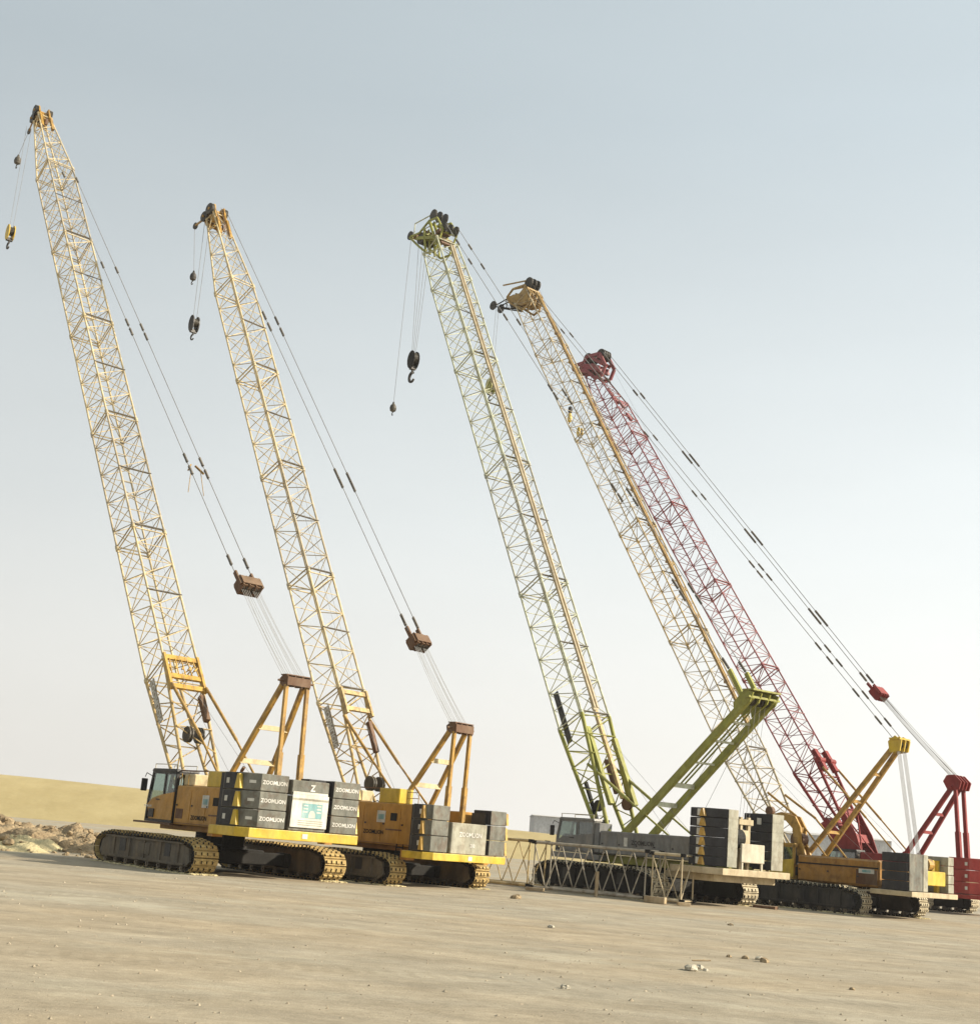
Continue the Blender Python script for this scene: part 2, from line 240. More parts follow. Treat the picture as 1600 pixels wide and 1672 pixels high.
# ------------------------------------------------------------------ mesh builder
class MB:
    def __init__(s): s.v = []; s.f = []; s.sm = []
    def add(s, vs, fs, smooth=False):
        o = len(s.v); s.v += [tuple(v) for v in vs]; s.f += [tuple(i + o for i in f) for f in fs]; s.sm += [smooth] * len(fs); return s
    def box(s, x0, x1, y0, y1, z0, z1, bev=0.0):
        x0, x1 = min(x0, x1), max(x0, x1); y0, y1 = min(y0, y1), max(y0, y1); z0, z1 = min(z0, z1), max(z0, z1)
        b = bev
        if b <= 0:
            vs = [(x, y, z) for z in (z0, z1) for y in (y0, y1) for x in (x0, x1)]
            return s.add(vs, [(0, 2, 3, 1), (4, 5, 7, 6), (0, 1, 5, 4), (2, 6, 7, 3), (0, 4, 6, 2), (1, 3, 7, 5)])
        # chamfered along the vertical edges and top rim
        pl = [(x0 + b, y0), (x1 - b, y0), (x1, y0 + b), (x1, y1 - b), (x1 - b, y1), (x0 + b, y1), (x0, y1 - b), (x0, y0 + b)]
        ins = [(x0 + b, y0 + b), (x1 - b, y0 + b), (x1 - b, y0 + b), (x1 - b, y1 - b), (x1 - b, y1 - b), (x0 + b, y1 - b), (x0 + b, y1 - b), (x0 + b, y0 + b)]
        vs = [(x, y, z0 + b) for x, y in pl] + [(x, y, z1 - b) for x, y in pl]
        k = 8
        fs = [(i, (i + 1) % 8, 8 + (i + 1) % 8, 8 + i) for i in range(8)]
        top = [(x0 + b, y0 + b, z1), (x1 - b, y0 + b, z1), (x1 - b, y1 - b, z1), (x0 + b, y1 - b, z1)]
        bot = [(p[0], p[1], z0) for p in top]
        vs += top + bot
        fs += [(16, 17, 18, 19), (23, 22, 21, 20)]
        fs += [(8, 9, 17, 16), (9, 10, 17), (10, 11, 18, 17), (11, 12, 18), (12, 13, 19, 18), (13, 14, 19), (14, 15, 16, 19), (15, 8, 16)]
        fs += [(1, 0, 20, 21), (2, 1, 21), (3, 2, 21, 22), (4, 3, 22), (5, 4, 22, 23), (6, 5, 23), (7, 6, 23, 20), (0, 7, 20)]
        return s.add(vs, fs)
    def tube(s, a, b, r, n=6, r2=None, caps=True):
        a = Vector(a); b = Vector(b); d = (b - a)
        if d.length < 1e-6: return s
        d.normalize(); r2 = r if r2 is None else r2
        h = Vector((0, 0, 1)) if abs(d.z) < 0.9 else Vector((0, 1, 0))
        u = d.cross(h).normalized(); v = d.cross(u)
        vs = [a + (u * cos(2 * pi * i / n) + v * sin(2 * pi * i / n)) * r for i in range(n)] + [b + (u * cos(2 * pi * i / n) + v * sin(2 * pi * i / n)) * r2 for i in range(n)]
        s.add(vs, [(i, i + n, (i + 1) % n + n, (i + 1) % n) for i in range(n)], n > 5)
        if caps: s.add(vs, [tuple(range(n)), tuple(range(2 * n - 1, n - 1, -1))])
        return s
    def path(s, pts, r, n=6):
        for i in range(len(pts) - 1): s.tube(pts[i], pts[i + 1], r, n)
        return s
    def bar(s, a, b, w, h, side=(0, 1, 0)):
        """rectangular bar a->b; w along side, h across"""
        a = Vector(a); b = Vector(b); d = (b - a).normalized(); u = Vector(side); u = (u - d * u.dot(d)).normalized(); v = d.cross(u)
        vs = []
        for p in (a, b):
            for i, j in ((-1, -1), (1, -1), (1, 1), (-1, 1)): vs.append(p + u * i * w / 2 + v * j * h / 2)
        return s.add(vs, [(3, 2, 1, 0), (4, 5, 6, 7), (0, 1, 5, 4), (1, 2, 6, 5), (2, 3, 7, 6), (3, 0, 4, 7)])
    def prism_y(s, poly, y0, y1):
        """polygon in x,z extruded along y"""
        n = len(poly); ar = sum(poly[i][0] * poly[(i + 1) % n][1] - poly[(i + 1) % n][0] * poly[i][1] for i in range(n))
        if ar < 0: poly = poly[::-1]
        y0, y1 = min(y0, y1), max(y0, y1)
        vs = [(x, y0, z) for x, z in poly] + [(x, y1, z) for x, z in poly]
        return s.add(vs, [tuple(range(n)), tuple(range(2 * n - 1, n - 1, -1))] + [(i, i + n, (i + 1) % n + n, (i + 1) % n) for i in range(n)])
    def prism_z(s, poly, z0, z1, bev=0.0):
        n = len(poly); ar = sum(poly[i][0] * poly[(i + 1) % n][1] - poly[(i + 1) % n][0] * poly[i][1] for i in range(n))
        if ar < 0: poly = poly[::-1]
        cx = sum(p[0] for p in poly) / n; cy = sum(p[1] for p in poly) / n
        def sh(b): return [(x + (cx - x) / max(1e-6, sqrt((cx - x) ** 2 + (cy - y) ** 2)) * b, y + (cy - y) / max(1e-6, sqrt((cx - x) ** 2 + (cy - y) ** 2)) * b) for x, y in poly]
        rings = [(poly, z0), (poly, z1)] if bev <= 0 else [(sh(bev), z0), (poly, z0 + bev), (poly, z1 - bev), (sh(bev), z1)]
        vs = [(x, y, z) for pl, z in rings for x, y in pl]
        fs = [tuple(range(n - 1, -1, -1)), tuple((len(rings) - 1) * n + i for i in range(n))]
        for k in range(len(rings) - 1): fs += [(k * n + i, k * n + (i + 1) % n, (k + 1) * n + (i + 1) % n, (k + 1) * n + i) for i in range(n)]
        return s.add(vs, fs)
    def lathe(s, c, axis, prof, n=20):
        """prof: (along axis, radius)"""
        c = Vector(c); d = Vector(axis).normalized(); h = Vector((0, 0, 1)) if abs(d.z) < 0.9 else Vector((1, 0, 0))
        u = d.cross(h).normalized(); v = d.cross(u); vs = []
        for t, r in prof:
            for i in range(n): vs.append(c + d * t + (u * cos(2 * pi * i / n) + v * sin(2 * pi * i / n)) * max(r, 1e-4))
        fs = []
        for k in range(len(prof) - 1):
            fs += [(k * n + i, k * n + (i + 1) % n, (k + 1) * n + (i + 1) % n, (k + 1) * n + i) for i in range(n)]
        fs += [tuple(range(n - 1, -1, -1)), tuple((len(prof) - 1) * n + i for i in range(n))]
        return s.add(vs, fs, False)
    def quad(s, pts): return s.add(pts, [tuple(range(len(pts)))])
    def build(s, name, mat, parent=None, **props):
        me = bpy.data.meshes.new(name); me.from_pydata(s.v, [], s.f)
        me.polygons.foreach_set('use_smooth', s.sm); me.materials.append(mat if not isinstance(mat, str) else M[mat]); me.update()
        o = bpy.data.objects.new(name, me); COL.objects.link(o); o.parent = parent
        for k, v in props.items(): o[k] = v
        return o

def thing(name, label, cat, loc=(0, 0, 0), rz=0.0, group=None):
    o = bpy.data.objects.new(name, None); COL.objects.link(o); o.location = loc; o.rotation_euler = (0, 0, rz)
    o['label'] = label; o['category'] = cat
    if group: o['group'] = group
    return o

_txt = {}
def text(parent, s, origin, xdir, ydir, size, mat='decal', name='lettering'):
    """flat lettering centred on origin, reading along xdir, ydir up"""
    if s not in _txt:
        cu = bpy.data.curves.new('t', 'FONT'); cu.body = s; cu.size = 1.0; cu.align_x = 'CENTER'; cu.align_y = 'CENTER'; cu.resolution_u = 2; cu.offset = 0.03
        to = bpy.data.objects.new('t', cu); COL.objects.link(to)
        dg = bpy.context.evaluated_depsgraph_get(); me = bpy.data.meshes.new_from_object(to.evaluated_get(dg))
        _txt[s] = ([v.co.copy() for v in me.vertices], [tuple(p.vertices) for p in me.polygons])
        bpy.data.objects.remove(to); bpy.data.meshes.remove(me)
    vs, fs = _txt[s]; o = Vector(origin); x = Vector(xdir).normalized(); y = Vector(ydir).normalized()
    mb = MB(); mb.add([o + x * v.x * size + y * v.y * size for v in vs], fs)
    return mb.build(name, mat, parent)

# ------------------------------------------------------------------ setting: ground
def grow(a0, step, rate, limit):
    out = [a0]
    while out[-1] < limit: out.append(out[-1] + step); step *= rate
    return out
ys = [-60, -30, -12] + grow(0, 0.45, 1.008, 110); ys += grow(ys[-1] + 6, 12, 1.35, 6000)
xs = grow(0, 0.5, 1.02, 60); xs += grow(xs[-1] + 6, 12, 1.4, 6000)
xs = [-x for x in xs[:0:-1]] + xs
def gz(x, y):
    d = sqrt(x * x + y * y)
    if d > 150: return 0.0
    return 0.045 * noise.noise(Vector((x * 0.12, y * 0.25, 0))) + 0.022 * noise.noise(Vector((x * 0.6, y * 0.9, 3))) + (0.012 * noise.noise(Vector((x * 1.4, y * 1.9, 7))) if y < 60 else 0) - 0.012
g = MB(); nx = len(xs)
g.add([(x, y, gz(x, y)) for y in ys for x in xs], [(j * nx + i, j * nx + i + 1, (j + 1) * nx + i + 1, (j + 1) * nx + i) for j in range(len(ys) - 1) for i in range(nx - 1)], True)
g.build('ground', 'ground', None, kind='structure')

# long sand bank behind the yard
def lerp_tab(tab, x):
    if x <= tab[0][0]: return tab[0][1]
    for (a, b), (c, d) in zip(tab, tab[1:]):
        if x <= c: return b + (d - b) * (x - a) / (c - a)
    return tab[-1][1]
HT = [(-220, 5.9), (-64, 5.55), (-44, 5.15), (6, 3.75), (40, 3.1), (90, 2.6), (140, 1.8), (260, 0.6)]
bk = MB(); xs2 = [(-300 + i * 3.0) for i in range(190)]; prof = [(178, 0.0), (181, 0.12), (186, 0.42), (190, 0.70), (193.5, 0.90), (196, 0.99), (199, 1.0), (215, 0.97), (224, 0.5), (232, 0.0)]
vs = []
for j, (yy, k) in enumerate(prof):
    for x in xs2:
        h = lerp_tab(HT, x); n_ = noise.noise(Vector((x * 0.05, yy * 0.1, 1))) * 0.35 + noise.noise(Vector((x * 0.3, yy * 0.4, 5))) * 0.12
        vs.append((x, yy + n_ * 3, -0.3 + (h + 0.3) * k + (n_ * (0.22 if k > 0.95 else 0.6) if 0 < k else 0)))
nb = len(xs2)
bk.add(vs, [(j * nb + i, j * nb + i + 1, (j + 1) * nb + i + 1, (j + 1) * nb + i) for j in range(len(prof) - 1) for i in range(nb - 1)], True)
bk.build('sand_bank', 'sand', None, kind='structure')

# ------------------------------------------------------------------ crane helpers
ROT90 = (0, 1, 0)

def track(root, side, S, h, outer, width, half, shoe, frame, rollers=8, flat=0.62):
    """one crawler: side=+1 left. outer = distance of outer face from centreline"""
    yo, yi = side * outer, side * (outer - width); yc = (yo + yi) / 2
    r = h / 2
    # belt profile in x,z : top run slopes down to the ends
    R = h * 0.36; zt = h - 0.09
    pts = []
    xa = half - R
    pts.append((-xa, 0.07)); nn = 30
    def arc(cx, cz, rr, a0, a1, k): return [(cx + rr * cos(a0 + (a1 - a0) * i / k), cz + rr * sin(a0 + (a1 - a0) * i / k)) for i in range(k + 1)]
    zc = R + 0.07
    prof = [(-xa + 0.35, 0.05)] + [(xa - 0.35, 0.05)] + arc(xa, zc + 0.08, R, -pi / 2 + 0.15, pi / 2 - 0.35, 10) + [(xa - 0.9 * S, zt), (xa * .45, zt - .045), (0, zt + .01), (-xa * .4, zt - .055), (-xa + 0.9 * S, zt)] + arc(-xa, zc + 0.08, R, pi / 2 + 0.35, 3 * pi / 2 - 0.15, 10)
    # resample into shoes
    loop = prof + [prof[0]]; seg = []; tot = 0
    for a, b in zip(loop, loop[1:]):
        l = sqrt((b[0] - a[0]) ** 2 + (b[1] - a[1]) ** 2); seg.append((tot, l, a, b)); tot += l
    ns = int(tot / (0.30 * S)); belt = MB()
    def at(t):
        t %= tot
        for s0, l, a, b in seg:
            if t <= s0 + l + 1e-9: k = (t - s0) / max(l, 1e-6); return Vector((a[0] + (b[0] - a[0]) * k, 0, a[1] + (b[1] - a[1]) * k))
        return Vector((prof[0][0], 0, prof[0][1]))
    pitch = tot / ns
    for i in range(ns):
        p = at(i * pitch); q = at((i + 1) * pitch); d = (q - p); L = d.length; d.normalize(); nrm = Vector((d.z, 0, -d.x))
        mid = (p + q) / 2
        Y = Vector((0, 1, 0))
        def bx(c, lx, ly, lz):
            vs = [c + d * sx * lx / 2 + Y * sy * ly / 2 + nrm * sz * lz / 2 for sz in (-1, 1) for sy in (-1, 1) for sx in (-1, 1)]
            belt.add(vs, [(0, 2, 3, 1), (4, 5, 7, 6), (0, 1, 5, 4), (2, 6, 7, 3), (0, 4, 6, 2), (1, 3, 7, 5)])
        jit = random.uniform(-.006, .006)
        bx(mid + Y * (yc + jit), L * 0.84, width, 0.08)
        for yy in (-0.36, -0.12, 0.12, 0.36):                       # lugs
            bx(mid + Y * (yc + yy * width + random.uniform(-.02, .02)) + nrm * 0.075, L * 0.42, width * 0.16, 0.08)
        bx(mid + Y * yc - nrm * 0.07, L * 0.75, width * 0.4, 0.08)
    # frame
    fr = MB(); yf0 = yc - side * width * 0.40; yf1 = yc + side * width * 0.44
    poly = [(-xa - 0.05, 0.34 * h), (-xa + 0.2, 0.20 * h), (xa - 0.2, 0.20 * h), (xa + 0.05, 0.34 * h), (xa - 0.1, 0.70 * h), (xa - 0.95 * S, 0.86 * h), (-xa + 0.95 * S, 0.86 * h), (-xa + 0.1, 0.70 * h)]
    fr.prism_y(poly, yf0, yf1)
    f_ob = None
    e = side * 0.03
    # ribs, pads and recess frames on the outside face
    for k, xx in enumerate([-0.78, -0.40, -0.04, 0.30, 0.66]):
        x0 = xx * xa
        fr.box(x0 - 0.05, x0 + 0.05, yf1, yf1 + side * 0.06, 0.24 * h, 0.82 * h)
    fr.box(-xa + 0.5, xa - 0.5, yf1, yf1 + side * 0.075, 0.80 * h, 0.845 * h)
    fr.box(-xa + 0.3, xa - 0.3, yf1, yf1 + side * 0.085, 0.225 * h, 0.285 * h)
    fr.box(-0.16 * xa, 0.12 * xa, yf1, yf1 + side * 0.05, 0.40 * h, 0.72 * h)
    tr = fr.build('track', frame, root)
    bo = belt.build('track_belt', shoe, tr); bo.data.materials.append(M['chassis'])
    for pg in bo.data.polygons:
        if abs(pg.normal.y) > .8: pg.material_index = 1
    for (x0, x1) in ((-0.60, -0.48), (0.40, 0.54)):
        w_ = MB(); w_.box(x0 * xa, x1 * xa, yf1 - side * 0.02, yf1 + side * 0.02, 0.42 * h, 0.78 * h); w_.build('step_recess', 'black', tr)
    for sx in (-1, 1):
        wl = MB(); cx = sx * (xa + 0.02)
        wl.lathe((cx, yc - width * 0.30, zc + 0.08), (0, 1, 0), [(0, 0.12), (0, R - 0.12), (width * 0.22, R - 0.12), (width * 0.22, 0.2), (width * 0.4, 0.2), (width * 0.4, R - 0.12), (width * 0.62, R - 0.12), (width * 0.62, 0.14), (width * 0.66, 0.14)], 22)
        wl.build('idler_wheel' if sx > 0 else 'drive_sprocket', 'chassis', tr)
    for k in range(rollers):
        rx = (-0.86 + 1.72 * k / (rollers - 1)) * xa
        ro = MB(); ro.lathe((rx, yc - width * 0.36, 0.215 * S), (0, 1, 0), [(0, 0.05), (0, 0.14 * S), (width * 0.2, 0.14 * S), (width * 0.2, 0.1), (width * 0.52, 0.1), (width * 0.52, 0.14 * S), (width * 0.80, 0.14 * S), (width * 0.80, 0.05), (width * .84, 0.05)], 12)
        if side < 0: pass
        ro.build('track_roller', 'roller', tr)
    return tr

def undercarriage(root, S, h, outer, width, half, shoe, frame, deck_z, rollers=8):
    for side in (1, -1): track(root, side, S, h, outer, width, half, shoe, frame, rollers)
    cb = MB(); inn = outer - width
    cb.prism_z([(-1.6 * S, -1.3 * S), (-1.0 * S, -1.7 * S), (1.0 * S, -1.7 * S), (1.6 * S, -1.3 * S), (1.6 * S, 1.3 * S), (1.0 * S, 1.7 * S), (-1.0 * S, 1.7 * S), (-1.6 * S, 1.3 * S)], 0.42 * S, 1.05 * S, 0.04)
    for sx in (-1, 1):
        cb.box(sx * 1.45 * S - 0.32, sx * 1.45 * S + 0.32, -inn - 0.05, inn + 0.05, 0.46 * S, 0.98 * S, 0.03)
        for sy in (-1, 1):
            cb.box(sx * 1.45 * S - 0.42, sx * 1.45 * S + 0.42, sy * (inn - 0.3), sy * (inn - 0.06), 0.40 * S, 1.02 * S, 0.03)
    cb.build('carbody', 'chassis', root)
    tt = MB(); tt.lathe((0, 0, 1.05 * S), (0, 0, 1), [(-0.05, 1.2 * S), (0.12, 1.2 * S), (0.12, 1.08 * S), (deck_z - 1.05 * S + 0.03, 1.08 * S), (deck_z - 1.05 * S + 0.03, 0.5)], 36)
    tt.build('slewing_ring', 'chassis', root)

def boom_frame(xf, zf, th):
    T = radians(th); d = Vector((cos(T), 0, sin(T))); n = Vector((-sin(T), 0, cos(T))); f = Vector((xf, 0, zf)); Y = Vector((0, 1, 0))
    return lambda l, s, t: f + d * l + Y * s + n * t

def lattice(mb, B, l0, l1, w0, d0, w1, d1, rc, rl, bay, endbars=True, phase=0):
    nb_ = max(2, int(round((l1 - l0) / bay)))
    def W(l): k = (l - l0) / (l1 - l0); return (w0 + (w1 - w0) * k) / 2, (d0 + (d1 - d0) * k) / 2
    def P(l, s, t): w_, d_ = W(l); return B(l, s * w_, t * d_)
    cs = [(-1, -1), (1, -1), (1, 1), (-1, 1)]
    for s, t in cs: mb.tube(P(l0, s, t), P(l1, s, t), rc, 8)
    for f in range(4):
        a = cs[f]; b = cs[(f + 1) % 4]
        for k in range(nb_):
            la = l0 + 0.12 + (l1 - l0 - 0.24) * k / nb_; lb = l0 + 0.12 + (l1 - l0 - 0.24) * (k + 1) / nb_
            if (k + f + phase) % 2: mb.tube(P(la, *a), P(lb, *b), rl, 5, caps=False)
            else: mb.tube(P(la, *b), P(lb, *a), rl, 5, caps=False)
            if True: mb.tube(P(la, *a), P(la, *b), rl * 0.9, 5, caps=False)
        if endbars:
            for l in (l0 + 0.12, l1 - 0.12): mb.tube(P(l, *a), P(l, *b), rl * 1.5, 6, caps=False)
    for l in (l0 + 0.07, l1 - 0.07):
        for s, t in cs: mb.tube(P(l - 0.09, s, t), P(l + 0.09, s, t), rc * 1.75, 8)   # pin lugs
    # inner diagonal at each end
    mb.tube(P(l0 + 0.12, -1, -1), P(l0 + 0.12, 1, 1), rl, 5, caps=False)

def sheave(mb, c, axis, r, w=0.09, n=18):
    mb.lathe(Vector(c) - Vector(axis) * w / 2, axis, [(0, r * 0.25), (0, r), (w * 0.3, r), (w * 0.5, r * 0.86), (w * 0.7, r), (w, r), (w, r * 0.25)], n)

def boom(root, B, L, w, d, joints, taper, tipw, tipd, rc, rl, bay, mat, footmat, solid_foot=False, rollermat='link_steel', altmat=None, bar_strip=None, foot_l=0.0, foot_chord=1.35):
    # foot section
    l1 = joints[0]; mb = MB()
    hingd = 0.5
    cs = [(-1, -1), (1, -1), (1, 1), (-1, 1)]
    def P(l, s, t):
        k = min(1, max(0, l / l1)); k2 = min(1.0, 0.28 + 0.92 * k); return B(l, s * w / 2, t * d / 2 * k2)
    for s, t in cs:
        mb.tube(P(0.0, s, t * 0.9), P(l1, s, t), rc * foot_chord, 8)
    for s in (-1, 1):                                               # hinge plates
        p = [B(-0.25, s * w / 2 - 0.07, -0.2), B(-0.25, s * w / 2 - 0.07, 0.2), B(1.3, s * w / 2 - 0.07, 0.42), B(1.3, s * w / 2 - 0.07, -0.42)]
        q = [v + Vector((0, 0.14, 0)) for v in p]
        mb.add(p + q, [(0, 1, 2, 3), (7, 6, 5, 4), (0, 4, 5, 1), (1, 5, 6, 2), (2, 6, 7, 3), (3, 7, 4, 0)])
    nb_ = 6
    for f in range(4):
        a = cs[f]; b = cs[(f + 1) % 4]
        for k in range(nb_):
            la = 1.0 + (l1 - 1.1) * k / nb_; lb = 1.0 + (l1 - 1.1) * (k + 1) / nb_
            if f % 2 == 0 and k < 2: continue
            mb.tube(P(la, *a), P(lb, *b), rl * 1.2, 5) if k % 2 else mb.tube(P(la, *b), P(lb, *a), rl * 1.2, 5)
            mb.tube(P(lb, *a), P(lb, *b), rl * 1.1, 5)
    mb.build('boom_foot_section', footmat, root)
    js = joints + ([taper] if taper else [])
    for i in range(len(joints) - 1):
        mb = MB(); lattice(mb, B, joints[i], joints[i + 1], w, d, w, d, rc, rl, bay, True, i)
        sec = mb.build('boom_section', altmat if (altmat and i % 3 == 1) else mat, root)
        for l in ([joints[i] + 0.12, (joints[i] + joints[i + 1]) / 2]):
            rb = MB(); rb.tube(B(l, -w / 2 - 0.05, d / 2 + 0.06), B(l, w / 2 + 0.05, d / 2 + 0.06), rc * 0.62, 8); rb.build('guide_roller', rollermat, sec)
    l0 = joints[-1]
    mb = MB(); lattice(mb, B, l0, L, w, d, tipw, tipd, rc, rl, bay, True, 1)
    if bar_strip is not None:
        st = MB(); a, b_, off, ww = bar_strip[:4]
        for sgn in (-1, 1):
            st.bar(B(a, off + sgn * ww / 2, d / 2 + 0.22), B(b_, off + sgn * ww / 2, d / 2 + 0.22), 0.09, 0.16)
        l = a
        while l < b_:
            st.bar(B(l, off - ww / 2 - .06, d / 2 + 0.14), B(l, off + ww / 2 + .06, d / 2 + 0.14), 0.18, 0.14, (1, 0, 0)); l += 3.1
        st.build('stowed_jib_bars', bar_strip[4], root)
    return mb.build('boom_top_section', mat, root)

def rope(root, name, a, b, r=0.018, mat='rope', sag=0.0):
    mb = MB(); a = Vector(a); b = Vector(b)
    if sag > 0:
        n = 8; pts = [a.lerp(b, i / n) - Vector((0, 0, sag * 4 * (i / n) * (1 - i / n))) for i in range(n + 1)]; mb.path(pts, r, 5)
    else: mb.tube(a, b, r, 5)
    return mb.build(name, mat, root)

def pendant(root, a, b, y, conns, r=0.020, lug=0.065, cl=0.7):
    a = Vector((a[0], y[0], a[1])); b = Vector((b[0], y[1], b[1])); mb = MB(); mb.tube(a, b, r, 6)
    p = mb.build('pendant_line', 'rope', root); d = (b - a).normalized()
    for t in conns:
        c = a.lerp(b, t); k = MB(); k.bar(c - d * cl / 2, c + d * cl / 2, lug * 0.9, lug * 1.9); k.tube(c - d * cl * .38 - Vector((0, lug, 0)), c - d * cl * .38 + Vector((0, lug, 0)), lug * .7, 8); k.tube(c + d * cl * .38 - Vector((0, lug, 0)), c + d * cl * .38 + Vector((0, lug, 0)), lug * .7, 8)
        k.build('pendant_connector', 'link_steel', p)
    return p

def reeving(root, a, b, ya, yb, n, r=.0095, mt='rope_pale'):
    """two bundles of luffing ropes between x,z points a and b"""
    for s in (-1, 1):
        for i in range(n):
            k = i / (n - 1)
            rope(root, 'luffing_rope', (a[0], s * (ya[0] + (ya[1] - ya[0]) * k), a[1]), (b[0], s * (yb[0] + (yb[1] - yb[0]) * k), b[1]), r, mt, .04 + .05 * ((i * 7) % 3))

def bridle(root, c, w, ln, mat, slope):
    """travelling sheave block, axis across, at (x,z) c"""
    T = atan2(slope[1], slope[0]); d = Vector((cos(T), 0, sin(T))); n = Vector((-sin(T), 0, cos(T))); C = Vector((c[0], 0, c[1])); mb = MB()
    for yy in [-w / 2, -w / 6, w / 6, w / 2]:
        mb.bar(C + Vector((0, yy, 0)) - d * ln * .6, C + Vector((0, yy, 0)) + d * ln * 0.6, 0.05, 0.62)
    mb.bar(C - Vector((0, w / 2 + .12, 0)) + n * .2, C + Vector((0, w / 2 + .12, 0)) + n * .2, ln * .8, 0.12, tuple(d))
    mb.bar(C - Vector((0, w / 2, 0)) - n * .24, C + Vector((0, w / 2, 0)) - n * .24, ln * .7, 0.1, tuple(d))
    for s in (-1, 1): mb.bar(C + Vector((0, s * w * .42, 0)) + d * ln * .3, C + Vector((0, s * w * .42, 0)) + d * (ln * .3 + .75), 0.09, 0.2)
    mb.bar(C - Vector((0, w / 2 + .02, 0)) - d * ln * .42, C + Vector((0, w / 2 + .02, 0)) - d * ln * .42, .10, .5, tuple(d)); mb.bar(C - Vector((0, w / 2 + .02, 0)) - n * .33, C + Vector((0, w / 2 + .02, 0)) - n * .33, ln * .9, .04, tuple(d)); mb.bar(C - Vector((0, w / 2 + .02, 0)) + n * .33, C + Vector((0, w / 2 + .02, 0)) + n * .33, ln * .9, .04, tuple(d))
    o = mb.build('equalizer_block', mat, root)
    for i in range(6):
        y = -w * .42 + w * .84 * i / 5; k = MB(); sheave(k, C + Vector((0, y, 0)) - d * ln * .15, (0, 1, 0), 0.27, 0.08, 14); k.build('sheave', 'sheave', o)
    return o

def gantry_a(root, top, front, rear, mat, topmat, r=0.10, rungs=((0.42), (0.68))):
    """A-frame: top (x,z,y half), front foot (x,z,y), rear foot (x,z,y)"""
    for s in (1, -1):
        mb = MB(); mb.bar((front[0], s * front[2], front[1]), (top[0] + .18, s * top[2], top[1]), r * 1.7, r * 2.1)
        mb.lathe((front[0], s * front[2] - .14, front[1]), (0, 1, 0), [(0, .05), (0, .2), (.28, .2), (.28, .05)], 12)
        mb.build('gantry_front_leg', mat, root)
        mb = MB(); mb.bar((rear[0], s * rear[2], rear[1]), (top[0] - .12, s * top[2], top[1]), r * 1.5, r * 1.7)
        mb.bar((rear[0], s * rear[2], rear[1]), (rear[0] * .6 + (top[0] - .12) * .4, s * (rear[2] * .6 + top[2] * .4), rear[1] * .6 + top[1] * .4), r * 2.1, r * 2.3)
        mb.build('gantry_rear_leg', mat, root)
    f = Vector((front[0], front[2], front[1])); t = Vector((top[0] + .18, top[2], top[1]))
    for k in rungs:
        p = f.lerp(t, k); mb = MB(); mb.bar((p.x, -p.y, p.z), (p.x, p.y, p.z), 0.2, 0.16, (0, 0, 1)); mb.build('gantry_cross_beam', 'lat_cream' if mat != 'red' else 'red', root)
    mb = MB(); w = top[2] + .04; x, z = top[0], top[1]
    for yy in (-w, -w / 3, w / 3, w): mb.prism_y([(x - .24, z - .08), (x + .28, z - .05), (x + .34, z + .25), (x + .1, z + .42), (x - .24, z + .36)], yy - .025, yy + .025)
    mb.box(x - .28, x - .23, -w - .02, w + .02, z - .02, z + .32); mb.box(x - .22, x + .22, -w - .06, w + .06, z + .38, z + .42)
    mb.tube((x, -w - .3, z + .15), (x, w + .3, z + .15), .045, 8)
    hd = mb.build('gantry_head', topmat, root)
    for i in range(7):
        yy = -w * .9 + w * 1.8 * i / 6
        if abs(abs(yy) - w / 3) < .03: yy += .05
        k = MB(); sheave(k, (x + .05, yy, z + .2), (0, 1, 0), .21, .06, 14); k.build('sheave', 'sheave', hd)

